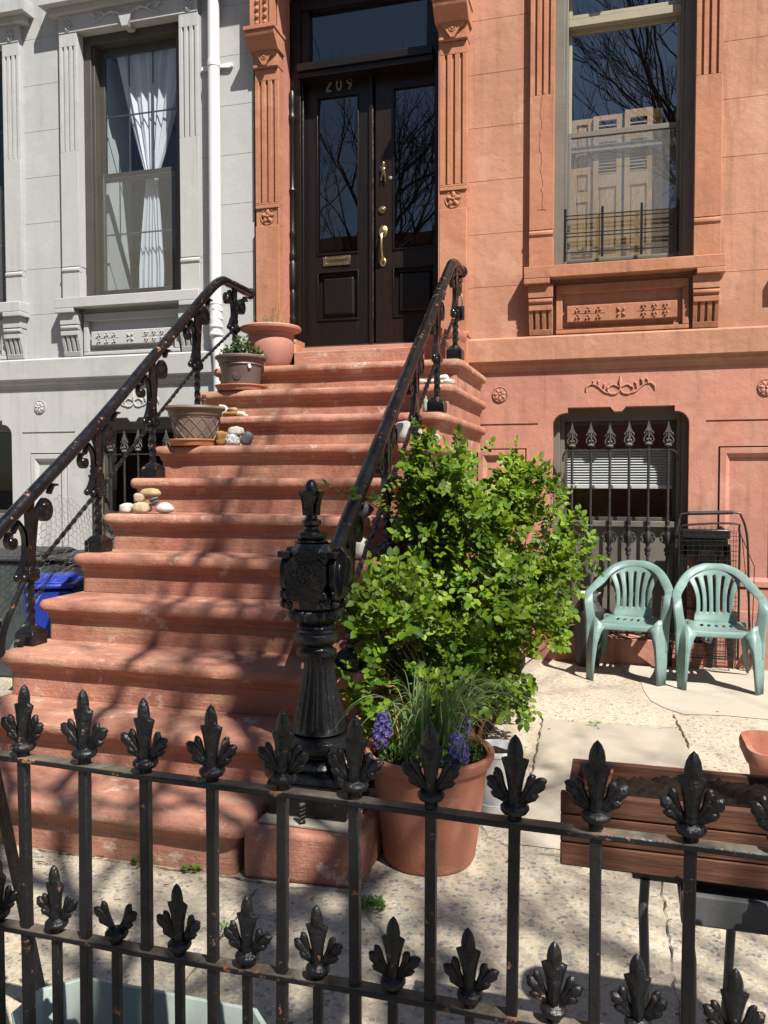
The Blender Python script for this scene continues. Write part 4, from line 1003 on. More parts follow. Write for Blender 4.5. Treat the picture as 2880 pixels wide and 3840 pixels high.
def chair(lab,loc,rz):
    t=thing('garden_chair',lab,'chair',loc,rz,'green plastic armchairs by the window'); t.scale=(1,1,.955)
    m=M['chair']
    # seat
    us=[-1,-.97,-.9]+[-.75+.05*i*1.0 for i in range(31)]+[.9,.97,1]
    vv=[-.09,-.045,0,.02,.06,.15,.3,.45,.55,.60,.66,.72,.78,.84,.92,1.0]
    def fs_(u,v):
        hw=.232-.05*max(0,v); x=hw*u; y=-.245+.44*max(0,v); z=.432-.012*math.sin(PI*min(1,max(0,v)))-.008*(1-u*u)
        if v<0: y=-.245+v*.12; z=.432+v*.55
        if v==0: z-=.003
        if abs(u)>.95 and v>0: z-=.02 if abs(u)>.98 else .004
        return (x,y,z)
    def mk(u,v):
        if .60<v<.78:
            for c in (-.5,-.25,0,.25,.5):
                if abs(u-c)<.03: return False
        return True
    V,F=gridmesh(fs_,us,vv,mk); sheetobj('seat',V,F,m,t)
    # backrest: six fanned slats
    a,b=.235,.118; edges=[-1]
    for k in range(6):
        edges.append(edges[-1]+a)
        if k<5: edges.append(edges[-1]+b)
    us=[]
    for e0,e1 in zip(edges,edges[1:]): us+= [e0,(e0+e1)/2]
    us.append(edges[-1])
    vv=[0,.05,.10,.14,.18,.3,.42,.55,.68,.78,.84,.88,.93,1.0]
    def fb(u,v):
        w=.128+.022*max(0,1-v/.12)+.085*max(0,(v-.35)/.65)**1.6
        x=w*u; zt=.46+.375*v-.075*v**3*u*u*.9; y=.195+.105*v-.055*u*u*(.3+.7*v)-.012*math.sin(PI*v)
        if v==0: zt=.418; y=.17-.02*u*u
        return (x,y,zt)
    def mb_(u,v):
        if .12<v<.86:
            for k in range(5):
                c=-1+a*(k+1)+b*(k+.5)
                if abs(u-c)<b/2: return False
        return True
    V,F=gridmesh(fb,us,vv,mb_); sheetobj('backrest',V,F,m,t,.007)
    # top rim and arms: one swept channel, split at the middle into two arms
    path=[((-.02,.30,.8385),(0,.012,.026)),((.02,.30,.8385),(0,.012,.026)),((.075,.292,.832),(0,.014,.030)),((.145,.262,.806),(.010,.018,.028)),((.196,.205,.762),(.018,.016,.026)),((.232,.12,.712),(.026,.006,.020)),((.262,.01,.678),(.030,0,.010)),((.276,-.09,.660),(.031,0,.004)),((.278,-.155,.650),(.030,-.002,.0)),((.276,-.195,.628),(.029,-.012,-.012)),((.270,-.222,.585),(.029,-.014,-.004)),((.262,-.232,.52),(.030,-.014,0)),((.252,-.234,.45),(.033,-.012,0)),((.262,-.238,.39),(.022,-.006,0)),((.269,-.246,.32),(.012,-.003,0)),((.272,-.256,.24),(.006,-.001,0))]
    for sx in (-1,1):
        pts=catmull([p for p,w in path],3); ws=catmull([w for p,w in path],3)
        V=[];
        for p,w in zip(pts,ws):
            n=Vector((0,0,1)).cross(w); nn=w.normalized()
            tdir=Vector((0,0,0))
            V+=[(sx*(p.x+w.x),p.y+w.y,p.z+w.z),(sx*p.x,p.y,p.z+.004),(sx*(p.x-w.x),p.y-w.y,p.z-w.z)]
        # down-turned outer lip
        k=len(pts); V2=[]
        for i,(p,w) in enumerate(zip(pts,ws)):
            o=Vector((sx*(p.x+w.x),p.y+w.y,p.z+w.z)); tt=(pts[min(i+1,k-1)]-pts[max(i-1,0)]).normalized(); tt.x*=sx
            ww=Vector((w.x*sx,w.y,w.z)).normalized(); nn=tt.cross(ww).normalized()*(-sx)
            V2.append(tuple(o+nn*.020+ww*.003))
        F=[]; 
        for i in range(k-1):
            for j in range(2): F.append((i*3+j,i*3+j+1,(i+1)*3+j+1,(i+1)*3+j))
        nb=len(V); V+=V2
        for i in range(k-1): F.append((i*3,(i+1)*3,nb+i+1,nb+i))
        sheetobj('armrest',V,F,m,t,.007)
    for sx in (-1,1):
        secs=[(.475,[(-.284,-.222),(-.222,-.234),(-.221,-.235),(-.220,-.235),(-.219,-.234)]),(.437,[(-.286,-.224),(-.236,-.236),(-.226,-.242),(-.214,-.246),(-.185,-.246)]),(.405,[(-.286,-.228),(-.250,-.238),(-.224,-.264),(-.206,-.268),(-.150,-.262)]),(.36,[(-.286,-.234),(-.260,-.244),(-.223,-.290),(-.206,-.293),(-.172,-.284)]),(.28,[(-.284,-.244),(-.266,-.252),(-.224,-.318),(-.212,-.320),(-.194,-.308)]),(.15,[(-.280,-.262),(-.267,-.268),(-.228,-.326),(-.219,-.328),(-.208,-.318)]),(0,[(-.275,-.285),(-.266,-.290),(-.234,-.334),(-.227,-.335),(-.219,-.328)])]
        V=[(-sx*x if sx<0 else -x*1,y,z) for z,c in secs for (x,y) in c]
        V=[((x if sx<0 else -x),y,z) for z,c in secs for (x,y) in c]
        F=[(i*5+j,i*5+j+1,(i+1)*5+j+1,(i+1)*5+j) for i in range(len(secs)-1) for j in range(4)]
        sheetobj('leg',V,F,m,t,.004,0,22)
        secs=[(.44,[(.165,.17),(.205,.165),(.21,.12)]),(.40,[(.165,.185),(.212,.18),(.214,.11)]),(.25,[(.19,.235),(.228,.23),(.232,.18)]),(0,[(.228,.315),(.252,.31),(.256,.28)])]
        V=[(sx*x,y,z) for z,c in secs for (x,y) in c]; F=[(i*3+j,i*3+j+1,(i+1)*3+j+1,(i+1)*3+j) for i in range(3) for j in range(2)]
        sheetobj('leg',V,F,m,t,.006)
    return t
chair('faded green plastic armchair on the right, standing in front of the folded wire cart',(.672,6.34,0),math.radians(-1))
chair('faded green plastic armchair nearest the rose bush, in front of the barred window',(.080,6.44,0),math.radians(-7))
# ------------------------------------------------------------------ cart, stool
t=thing('shopping_cart','folded black wire shopping cart leaning on the wall behind the right green chair','shopping cart',(.66,6.745,0),0)
s=MB(); s.tube(catmull([(.285,-.03,.18),(.275,.0,.62),(.262,.01,1.0),(.22,.015,1.17),(.16,.02,1.205),(-.17,.02,1.195),(-.225,.01,1.16),(-.25,.0,1.05),(-.262,-.02,.80),(-.265,-.03,.20)],5),.0085,8); s.build('handle_frame',M['cartblk'],t)
s=MB(); s.tube([(-.16+.32*i/22,.02,1.196+.010*i/22) for i in range(23)],[.0145+.002*(i%2) for i in range(23)],8)
s.tube([(-.228-.022*i/16,.009-.004*i/16,1.15-.22*i/16) for i in range(17)],[.0135+.002*(i%2) for i in range(17)],8); s.build('grip',M['gripblk'],t)
s=MB(); s.tube(catmull([(.20,-.06,.10),(.20,-.055,.9),(.195,-.055,1.08),(.16,-.055,1.125),(-.17,-.055,1.11),(-.225,-.055,1.07),(-.23,-.055,.9),(-.22,-.06,.10)],4),.008,8)
s.tube([(-.22,-.06,.10),(.20,-.06,.10)],.006,6); s.tube([(.20,-.06,.10),(.20,.03,.10),(-.22,.03,.10),(-.22,-.06,.10)],.005,6); s.build('basket_frame',M['cartblk'],t)
s=MB()
for k in range(26): zz=.12+.038*k; s.tube([(-.222,-.06,zz),(.20,-.06,zz+.004*math.sin(k*2))],.0019,5)
for k in range(11): x=-.21+.0405*k; s.tube([(x,-.06,.10),(x+.004,-.06,1.10)],.0019,5)
for k in range(14): zz=.14+.07*k; s.tube([(-.21,.02,zz),(.19,.025,zz)],.0019,5)
for k in range(6): x=-.19+.075*k; s.tube([(x,.02,.10),(x,.025,1.06)],.0019,5)
s.tube([(.20,-.05,1.06),(.31,-.02,.80),(.30,-.02,.2)],.0035,5); s.tube([(.22,-.03,1.02),(.29,-.02,.35)],.003,5); s.build('wire_mesh',M['cartblk'],t)
for x in (-.28,.33):
    s=MB(); s.lathe([(.085,-.014),(.095,-.010),(.095,.010),(.085,.014)],(0,0,0),24,cap=(False,False)); s.lathe([(.075,-.008),(.085,-.012)],(0,0,0),24,cap=(False,False)); s.lathe([(.02,-.02),(.02,.02)],(0,0,0),12)
    for k in range(6): a=k*PI/3; s.tube([(.015*math.cos(a),.015*math.sin(a),0),(.083*math.cos(a),.083*math.sin(a),0)],.005,5)
    s.xf(Matrix.Translation((x,.03,.165 if x>0 else .10))@Matrix.Rotation(PI/2,4,'Y')); s.build('wheel',M['gripblk'],t)
t=thing('metal_stool','tall black metal stool standing behind the folded wire cart','stool',(.64,6.79,0))
s=MB(); s.box(-.185,.165,-.03,.05,1.0,1.075); s.box(-.17,.15,-.02,.05,.955,1.0); s.build('seat',M['cartblk'],t,bevel=.012)
for (a,b) in ((-.165,-.205),(.145,.19)):
    s=MB(); s.bar([(a,.03,.96),(b,.03,.0)],[.055,.03],.02); s.build('leg',M['cartblk'],t,bevel=.002)
s=MB(); s.prism([(-.055,.96),(.045,.96),(.075,.5),(.055,.0),(.02,.0),(-.01,.55),(-.045,.0),(-.08,.0),(-.08,.5)],'xz',-.0,.012); s.box(-.18,.16,.02,.03,.86,.955); s.build('front_brace',M['cartblk'],t)
t=thing('plastic_bottle','crumpled clear grey plastic bottle lying low inside the wire cart','bottle',(.66,6.73,.30)); s=MB(); s.lathe([(.0,-.09),(.04,-.085),(.045,-.04),(.038,0),(.045,.04),(.03,.08),(.014,.10),(.014,.12)],(0,0,0),14); s.xf(Matrix.Rotation(.3,4,'Y')); s.build('bottle_body',m_paint('cloudy_plastic',(.45,.50,.58),(.38,.42,.5),.25,.2,20),t)
t=thing('ceramic_bowl','white bowl resting on a dark bucket left of the left green chair','bowl',(-.235,6.66,.51)); s=MB(); s.lathe([(.03,0),(.06,.02),(.085,.05),(.095,.062),(.088,.06),(.055,.03),(.0,.012)],(0,0,0),24,cap=(True,False)); s.build('bowl_body',M['white'],t)
t=thing('bucket','dark grey bucket under the white bowl by the basement window','bucket',(-.235,6.66,0)); s=MB(); s.lathe([(.085,0),(.09,.01),(.12,.40),(.125,.41),(.125,.44),(.115,.44),(.10,.46),(.08,.5),(.03,.51)],(0,0,0),24); s.build('bucket_body',M['binlid'],t)
# ------------------------------------------------------------------ pots
def pot(name,lab,loc,r0,r1,h,mat,rim=.03,th=.012,soil=True,prof=None,cat='plant pot',group=None):
    t=thing(name,lab,cat,loc,0,group); s=MB()
    p=prof or [(r0*.92,0),(r0,.006),(r0+(r1-r0)*.5,h*.5),(r1*.955,h-rim*1.3),(r1*.965,h-rim*1.2),(r1,h-rim),(r1*1.005,h-.006),(r1*.985,h),(r1*.93,h),(r1*.90,h-.012),(r1*.86,h*.6),(r0*.8,h*.3)]
    s.lathe(p,(0,0,0),56,cap=(True,True)); s.build('pot_wall',mat,t,sharp=30)
    if soil:
        q=MB(); n=24; rr=r1*.9; vs=[(0,0,h-.03)]; fs=[]
        rn=random.Random(9)
        for k in range(1,4):
            for j in range(n): a=2*PI*j/n; vs.append((rr*k/3*math.cos(a),rr*k/3*math.sin(a),h-.035+rn.uniform(-.006,.008)))
        for j in range(n): fs.append((0,1+j,1+(j+1)%n))
        for k in range(2):
            for j in range(n): fs.append((1+k*n+j,1+(k+1)*n+j,1+(k+1)*n+(j+1)%n,1+k*n+(j+1)%n))
        q.add(vs,fs); q.build('soil',M['soil'],t)
    return t
BP=pot('terracotta_pot','large terracotta pot full of hyacinths and long leaves beside the newel pedestal',(-.695,3.075,0),.172,.238,.425,M['terra'],.045,
   prof=[(.150,0),(.168,.004),(.176,.02),(.200,.20),(.221,.36),(.223,.372),(.238,.380),(.247,.400),(.249,.416),(.243,.425),(.232,.425),(.222,.415),(.212,.36),(.19,.2)])
wp=pot('white_pot','small white plastic pot with saucer behind the large terracotta pot',(-.515,3.64,0),.085,.105,.27,M['white'],.02)
s=MB(); s.lathe([(.10,0),(.115,.012),(.122,.045),(.116,.045),(.10,.012)],(0,0,0),32); s.build('saucer',M['white'],wp)
LP=pot('terracotta_pot','wide bellied dusty terracotta pot with wispy seedlings at the left of the landing',(-2.60,5.95,2.30),.12,.228,.33,M['terral'],.03,
   prof=[(.115,0),(.125,.008),(.150,.05),(.172,.12),(.180,.18),(.176,.225),(.170,.245),(.176,.250),(.178,.262),(.174,.268),(.186,.278),(.215,.288),(.232,.296),(.236,.312),(.226,.322),(.205,.320),(.19,.30),(.17,.25)])
SP=pot('brown_pot','brown plastic pot with a small leafy shrub on an orange saucer near the landing',(-2.665,5.565,2.108),.128,.182,.235,M['brownp'],.018,
   prof=[(.118,0),(.128,.006),(.131,.03),(.150,.15),(.153,.156),(.150,.162),(.158,.166),(.164,.172),(.160,.18),(.176,.212),(.188,.218),(.190,.230),(.184,.238),(.172,.236),(.165,.21),(.14,.1)])
s=MB(); s.tube([(.028*math.cos(a*PI/10),-.0,.028*math.sin(a*PI/10)) for a in range(20)],.0025,5,closed=True); s.tube([(.013*math.cos(a*PI/10),0,.015*math.sin(a*PI/10)) for a in range(3,19)],.0025,5)
s.xf(Matrix.Translation((.035,-.139,.10))@Matrix.Rotation(-.12,4,'X')@Matrix.Rotation(.2,4,'Z')); s.build('emblem',M['brownp'],SP)
s=MB(); s.box(-.010,.010,-.001,.001,-.014,.014); s.xf(Matrix.Translation((.118,-.112,.155))@Matrix.Rotation(.75,4,'Z')@Matrix.Rotation(-.35,4,'Y')); s.build('sticker',M['white'],SP)
TP=pot('taupe_pot','empty taupe plastic pot with raised lattice pattern on the left of the steps',(-2.695,4.93,1.695),.128,.195,.235,M['taupep'],.02,
   prof=[(.118,0),(.128,.006),(.133,.03),(.160,.165),(.166,.170),(.172,.178),(.176,.205),(.192,.212),(.197,.22),(.194,.234),(.182,.235),(.172,.21),(.14,.1)])
s=MB()
def onpot(a,z): r=.133+(.160-.133)*(z-.03)/.135+.0015; return (r*math.cos(a),r*math.sin(a),z)
for k in range(12):
    a0=2*PI*k/12
    for sg in (-1,1): s.tube([onpot(a0+sg*(2*PI/12)*j/6*1.6,.02+.142*j/6) for j in range(7)],.0028,5)
s.tube([onpot(2*PI*j/48,.163) for j in range(48)],.0025,5,closed=True); s.build('lattice_relief',M['taupep'],TP)
def saucer(lab,loc,r,mat):
    s=MB(); s.lathe([(r*.86,0),(r*.9,.004),(r*.97,.034),(r,.036),(r,.044),(r*.95,.044),(r*.88,.012),(0,.010)],(0,0,0),48,cap=(True,False)); o=s.build('saucer',mat); o.location=loc; tag(o,lab,'saucer'); return o
saucer('glossy terracotta coloured saucer under the brown pot near the landing',(-2.665,5.565,2.091),.19,M['terra'])
saucer('orange clay saucer under the empty taupe lattice pot',(-2.70,4.93,1.672),.175,M['terrao'])
for o in (SP,): o.location.z=2.108
# rectangular terracotta planters
def rectpot(lab,loc,w,d,h,mat,rz=0,soil=False,cr=.05):
    t=thing('rectangular_planter',lab,'planter',loc,rz); s=MB(); rings=[]
    def ring(a,b,z,r):
        P=[]
        for (cx,cy,a0) in ((a-r,b-r,0),(-a+r,b-r,90),(-a+r,-b+r,180),(a-r,-b+r,270)):
            P+=[(cx+r*math.cos(math.radians(a0+k*22.5)),cy+r*math.sin(math.radians(a0+k*22.5)),z) for k in range(5)]
        return P
    for (k,z,r) in ((.80,0,cr*.6),(.84,.004,cr*.7),(.92,h*.68,cr*.8),(.925,h*.72,cr*.8),(1.0,h*.78,cr),(1.01,h*.92,cr),(.99,h,cr),(.93,h,cr*.8),(.91,h*.9,cr*.7),(.86,h*.1,cr*.6)): rings.append(ring(w*k,d*k if k<1 else d*k,z,r))
    n=20; vs=[p for q in rings for p in q]; fs=[(i*n+j,i*n+(j+1)%n,(i+1)*n+(j+1)%n,(i+1)*n+j) for i in range(len(rings)-1) for j in range(n)]+[tuple(range(n-1,-1,-1)),tuple((len(rings)-1)*n+j for j in range(n))]
    s.add(vs,fs); s.build('planter_wall',mat,t,sharp=40); return t
rectpot('empty bright terracotta trough on the paving at the right edge',(.93,4.02,0),.385,.20,.27,M['terra'],.0,cr=.09)
rp=rectpot('square cornered terracotta planter behind the iron rail on the right of the landing',(-1.295,6.14,2.30),.15,.15,.26,M['terra'],-.12,cr=.03)
s=MB()
for k in range(3): s.tube(catmull([(-.10+.012*k,-.137+.002*k,.155-.012*k),(.0,-.139,.175-.012*k),(.08,-.137,.165-.014*k),(.115-.012*k,-.132,.10),(.12-.012*k,-.125,.05)],4),.003,5)
s.build('relief_lines',M['terra'],rp)
rp=rectpot('unseen dark grey rounded tub added on the wooden trough to cast a paving shadow',(.62,1.78,.838),.24,.085,.32,M['binlid'],0,cr=.06)  # out-of-view tub, invented to cast the rounded shadow on the paving
s=MB(); s.lathe([(.045,0),(.062,.01),(.075,.05),(.07,.09),(.05,.115),(.03,.13),(.0,.135)],(0,0,0),20,cap=(True,False)); o=s.build('stoneware_gourd',M['gourd']); o.location=(-2.655,5.80,2.30); tag(o,'squat beige stoneware gourd between the brown pot and the dusty terracotta pot','ornament')
s=MB(); s.lathe([(.016,-.02),(.014,.02),(.013,.05),(.018,.056),(.018,.064),(.010,.07),(.012,.09),(.016,.10),(.010,.108),(.014,.115),(.013,.135),(.008,.14)],(0,0,0),12); o=s.build('rusty_finial',m_paint('rusty_brown_iron',(.16,.06,.04),(.10,.04,.03),.8,.4,30)); o.location=(-2.815,5.28,1.99-.08); tag(o,'small rusty turned finial standing on the steps behind the taupe pot','finial')
# ------------------------------------------------------------------ stones on the steps
def stone(lab,loc,r,mat,rz=0,tilt=0,seed=1,group=None,box=.35):
    rr=random.Random(seed); s=MB(); n,m=16,10; Mx=Matrix.Rotation(rz,4,'Z')@Matrix.Rotation(tilt,4,'Y'); ph=[rr.uniform(0,6) for _ in range(6)]
    s.ball((0,0,0),(1,1,1),n,m); vs=[]
    for v in s.v:
        v=Vector(v).normalized(); k=1+.10*math.sin(3*v.x+ph[0])+.09*math.sin(4*v.y+ph[1])+.09*math.sin(3.5*v.z+ph[2])+.03*math.sin(9*v.x+7*v.z+ph[3])
        if box: q=max(abs(v.x),abs(v.y),abs(v.z)); k*=1+box*(1/q-1)*.6-.02
        vs.append(Mx@Vector((v.x*r[0]*k,v.y*r[1]*k,v.z*r[2]*k)))
    s.v=[tuple(v) for v in vs]; o=s.build('stone',mat,sharp=70); mn=min(v[2] for v in s.v); o.location=(loc[0],loc[1],loc[2]-mn-.002); tag(o,lab,'stone','stones arranged on the stoop'); return o
z6=6*RI; z8=8*RI; z9=9*RI; z10=10*RI; z7=7*RI; z5=5*RI
stone('smooth white pebble at the left end of the stacked group',(-2.822,4.32,z6),(.046,.036,.028),M['stw'],seed=1)
stone('dull grey stone mostly hidden behind the stacked group',(-2.765,4.37,z6),(.035,.035,.036),M['stg'],seed=2)
stone('blocky cream and tan stone in the middle of the stacked group',(-2.70,4.30,z6),(.052,.042,.034),m_paint('cream_tan_pebble',(.68,.58,.42),(.50,.34,.18),.7,.3,14),seed=3,box=.8)
stone('oblong white stone at the right end of the stacked group',(-2.575,4.33,z6),(.060,.04,.031),M['stw'],seed=4)
stone('rounded pinkish stone on top of the cream block',(-2.714,4.30,z6+.066),(.034,.032,.028),M['stp'],seed=5,box=.3)
stone('large sandy oval stone topping the stacked group',(-2.665,4.33,z6+.100),(.056,.042,.030),m_paint('sand_pebble',(.56,.41,.23),(.48,.33,.17),.6,.2,9),seed=6)
stone('thin dark slate sliver wedged in the stacked group',(-2.635,4.315,z6+.066),(.030,.03,.009),M['stg'],tilt=-.5,seed=7)
stone('thin slate disc leaning on the white oblong stone',(-2.612,4.29,z6+.045),(.028,.03,.008),M['stg'],tilt=-.7,seed=8)
stone('angular ochre rock beside the orange saucer',(-2.475,4.90,z8),(.042,.034,.042),M['sto'],seed=11,box=.9)
stone('speckled grey and white pebble in front of the ochre rock',(-2.397,4.89,z8),(.056,.035,.034),M['sts'],seed=12,tilt=.2)
stone('smooth dark slate pebble leaning at the right of the speckled one',(-2.318,4.92,z8),(.040,.035,.043),M['stg'],seed=13,tilt=.5)
stone('knobbly white stone perched on top of the ochre and speckled stones',(-2.40,4.92,z8+.066),(.060,.04,.028),M['stw'],seed=14)
stone('pale brown stone wedged behind the speckled pebble',(-2.44,4.955,z8),(.05,.03,.04),M['stt'],seed=15)
stone('slanting white and pale blue stone behind the taupe pot rim',(-2.645,5.235,z9),(.06,.03,.036),M['stw'],seed=21,tilt=.6)
stone('flat mossy brown stone beside the slanting white stone',(-2.575,5.20,z9),(.052,.03,.020),M['sto'],seed=22)
stone('small ochre stone on top of the mossy brown one',(-2.57,5.215,z9+.036),(.035,.026,.016),M['stt'],seed=23)
stone('little round white pebble at the right of the mossy stone',(-2.505,5.22,z9),(.028,.025,.026),M['stw'],seed=24)
stone('small dark brown pebble in front of the round white one',(-2.50,5.185,z9),(.03,.02,.011),M['sto'],seed=25)
stone('tiny white pebble at the end of the row',(-2.463,5.20,z9),(.016,.014,.010),M['stw'],seed=26)
# right hand groups
stone('large white stone behind the right railing post',(-1.30,4.96,z8),(.085,.045,.07),M['stw'],seed=31)
stone('cream oval stone right of the railing post',(-1.195,4.98,z8),(.042,.035,.045),m_paint('cream_pebble',(.66,.58,.44),(.58,.48,.34),.7,.2,10),seed=32)
stone('brown banded stone leaning among cream stones',(-1.145,4.985,z8),(.052,.034,.036),M['sto'],tilt=.6,seed=33)
stone('pointed buff stone at the right end of its group',(-1.10,4.985,z8),(.045,.03,.032),m_paint('buff_pebble',(.60,.47,.30),(.52,.40,.26),.7,.2,10),tilt=.5,seed=34)
stone('flat pinkish cream pebble at the front of the right group',(-1.165,4.94,z8),(.042,.025,.020),M['stp'],seed=35)
stone('bluish white stone at the left of the big white stone',(-1.385,4.95,z8),(.042,.035,.036),M['stw'],seed=36)
for k,(x,dz,r) in enumerate(((-1.30,0,.030),(-1.21,0,.028),(-1.175,0,.03),(-1.13,0,.028),(-1.10,0,.022),(-1.19,.03,.022),(-1.15,.032,.024))):
    stone(['white pebble left of the top railing post','white pebble in the upper row, first right of the rod','white oval pebble in the middle of the upper row','white pebble second from the right in the upper row','small cream pebble at the right end of the upper row','white pebble stacked left on the upper row','white pebble stacked right on the upper row'][k],(x,5.50,z10+dz),(r*1.35,r,r*.75),M['stw'],seed=40+k)
stone('tall pale green stone behind the second railing post base',(-1.21,5.26,z9),(.026,.025,.05),m_paint('pale_green_pebble',(.52,.56,.44),(.44,.48,.36),.7,.2,10),seed=50)
stone('dark grey stone behind the handrail, half hidden by leaves',(-1.29,4.10,z6-.0),(.07,.04,.042),M['stg'],seed=51)
stone('white lump of stone low behind the handrail',(-1.28,4.02-.0,z5),(.05,.05,.055),M['stw'],seed=52)
stone('tan oval pebble behind the lowest railing post',(-1.20,3.30,3*RI),(.045,.035,.035),M['stt'],seed=53)
stone('pale blue grey pebble behind the lowest railing post',(-1.06-.06,3.40,3*RI),(.035,.03,.03),M['sts'],seed=54)
# ------------------------------------------------------------------ wooden planter on its stand
t=thing('wooden_planter','weathered cedar plank trough filled with dark soil behind the front fence','planter',(0,0,0))
X0,X1,YA,YB=-.108,.86,1.652,1.86
s=MB(); s.box(X0,X1,YA,YA+.018,.792,.834); s.box(X0,X1,YA+.001,YA+.02,.735,.790); s.box(X0,X1,YA,YA+.018,.688,.733); s.build('front_board',M['cedar'],t,bevel=.003)
s=MB(); s.box(X0+.012,X1,YB-.018,YB,.688,.836); s.build('back_board',M['cedar'],t,bevel=.003)
s=MB(); s.box(X0+.012,X0+.03,YA+.02,YB-.018,.69,.832); s.box(X0+.03,X1,YA+.02,YB-.018,.69,.70); s.build('end_board',M['cedar'],t,bevel=.003)
s=MB(); nx,ny=150,30; vs=[];fs=[]; rn=random.Random(4)
from mathutils import noise as MN
for j in range(ny+1):
    for i in range(nx+1):
        x=X0+.03+(X1-X0-.03)*i/nx; y=YA+.018+(YB-YA-.036)*j/ny
        h=.812+.020*MN.noise(Vector((x*7,y*9,1)))+.014*MN.noise(Vector((x*45,y*45,3)))+.008*MN.noise(Vector((x*120,y*120,3)))+.020*min(1,max(0,(x-.02)*5))-.022*min(1,max(0,(.02-x)*9))
        vs.append((x,y,h))
for j in range(ny):
    for i in range(nx): a=j*(nx+1)+i; fs.append((a,a+1,a+nx+2,a+nx+1))
s.add(vs,fs); s.build('soil',M['soil'],t,sharp=80)
s=MB(); s.box(-.03,.03,-.012,.012,0,.075); o=s.build('clay_tile',M['brick'],None,bevel=.004); o.location=(-.058,1.80,.775); o.rotation_euler=(.15,.25,.3); tag(o,'broken clay tile stuck upright in the soil of the wooden trough','tile')
t=thing('seedling','tiny bright green seedling in the wooden trough','seedling',(.035,1.79,.79)); s=MB()
for k in range(5): a=k*1.25; d=Vector((math.cos(a),math.sin(a),.5)); u=Vector((-math.sin(a),math.cos(a),0)); p=Vector((0,0,.01)); s.add([p,p+d*.009+u*.006,p+d*.018,p+d*.009-u*.006],[(0,1,2,3)])
s.build('foliage',M['leaf'],t,recalc=False); s=MB(); s.tube([(0,0,-.01),(0,0,.015)],.001,4); s.build('stem',M['weed'],t)
t=thing('planter_stand','dark steel stand with tubular legs under the wooden trough','stand',(0,0,0))
s=MB(); s.box(.03,.86,1.70,1.83,.655,.686); s.box(.12,.86,1.655,1.70,.60,.66); s.build('shelf_frame',M['greysteel'],t,bevel=.004)
for P in ([(.055,1.70,.66),(.052,1.70,.6),(.062,1.70,.3),(.065,1.70,0)],[(.125,1.72,.65),(.145,1.72,.5),(.155,1.72,0)],[(.235,1.82,.65),(.225,1.82,.4),(.20,1.83,0)]):
    s=MB(); s.tube(P,.0095,8); s.build('leg',M['greysteel'],t)
s=MB(); s.tube(catmull([(.13,1.75,.30),(.17,1.755,.305),(.195,1.76,.28),(.205,1.765,.24),(.20,1.77,.17)],5),.004,6); s.tube([(.14,1.75,.262),(.185,1.76,.262)],.004,6); s.build('scroll_brace',M['greysteel'],t)
s=MB(); s.bar([(.30,1.64,.628),(.86,1.64,.615)],.05,.014,(0,1,0)); s.build('rail_plate',M['greysteel'],t)
# ------------------------------------------------------------------ pale green trough
t=thing('trough_planter','pale green plastic trough with chamfered ends on the paving at the bottom left','planter',(0,0,0))
def oct(x0,x1,y0,y1,c,z): return [(x0+c,y0,z),(x1-c,y0,z),(x1,y0+c,z),(x1,y1-c,z),(x1-c,y1,z),(x0+c,y1,z),(x0,y1-c,z),(x0,y0+c,z)]
rs=[oct(-1.33,-.80,1.58,1.73,.05,0),oct(-1.37,-.75,1.53,1.775,.075,.18),oct(-1.375,-.745,1.525,1.78,.077,.19),oct(-1.365,-.755,1.535,1.77,.074,.19),oct(-1.355,-.765,1.545,1.76,.070,.155),oct(-1.33,-.80,1.57,1.735,.06,.02)]
s=MB(); s.add([p for r in rs for p in r],[(i*8+j,i*8+(j+1)%8,(i+1)*8+(j+1)%8,(i+1)*8+j) for i in range(5) for j in range(8)]+[tuple(range(8)),tuple(40+j for j in range(8))]); s.build('trough_wall',M['trough'],t,bevel=.002)
s=MB(); s.add(oct(-1.34,-.78,1.555,1.75,.06,.075),[tuple(range(8))]); s.build('soil',M['soil'],t)
# ------------------------------------------------------------------ bins and chicken wire beside the gray house
def bin_(name,lab,loc,mat,w,d,h,lidmat,rz=0):
    t=thing(name,lab,'bin',loc,rz); s=MB(); a=.82
    s.add([(-w*a,-d*a,0),(w*a,-d*a,0),(w*a,d*a,0),(-w*a,d*a,0),(-w,-d,h),(w,-d,h),(w,d,h),(-w,d,h)],[(0,3,2,1),(0,1,5,4),(1,2,6,5),(2,3,7,6),(3,0,4,7),(4,5,6,7)]); s.build('bin_body',mat,t,bevel=.02)
    s=MB(); s.box(-w-.02,w+.02,-d-.02,d+.02,h+.002,h+.035); s.prism([(-d,h+.036),(d,h+.036),(d*.6,h+.075),(-d*.6,h+.075)],'yz',-w*.8,w*.8); s.build('lid',lidmat,t,bevel=.012)
    return t
bin_('recycling_bin','dark lidded wheeled bin against the grey house wall beside the stoop',(-4.30,5.3,0),M['bingreen'],.30,.30,.86,M['binlid'],.05)
bin_('recycling_bin','low dark bin with flat lid near the stair railing',(-3.62,5.35,0),M['binlid'],.28,.26,.86,M['binlid'],-.04)
bin_('blue_bin','bright blue plastic recycling bin tucked beside the stoop below the railing',(-3.56,4.62,0),M['blue'],.15,.20,.76,M['blue'],.45)
t=thing('grey_container','grey green plastic container with white strap at the far left below the railing','container',(-4.15,4.45,0)); s=MB(); s.lathe([(.20,0),(.24,.5),(.25,.52),(.23,.53),(.21,.50),(.1,.48)],(0,0,0),28); s.build('tub_body',M['bingreen'],t)
s=MB(); s.bar([(-.2,-.31,.60),(.35,-.30,.80)],.03,.01); s.bar([(-.12,-.31,.42),(-.02,-.31,.62)],.05,.01); s.build('strap',M['white'],t)
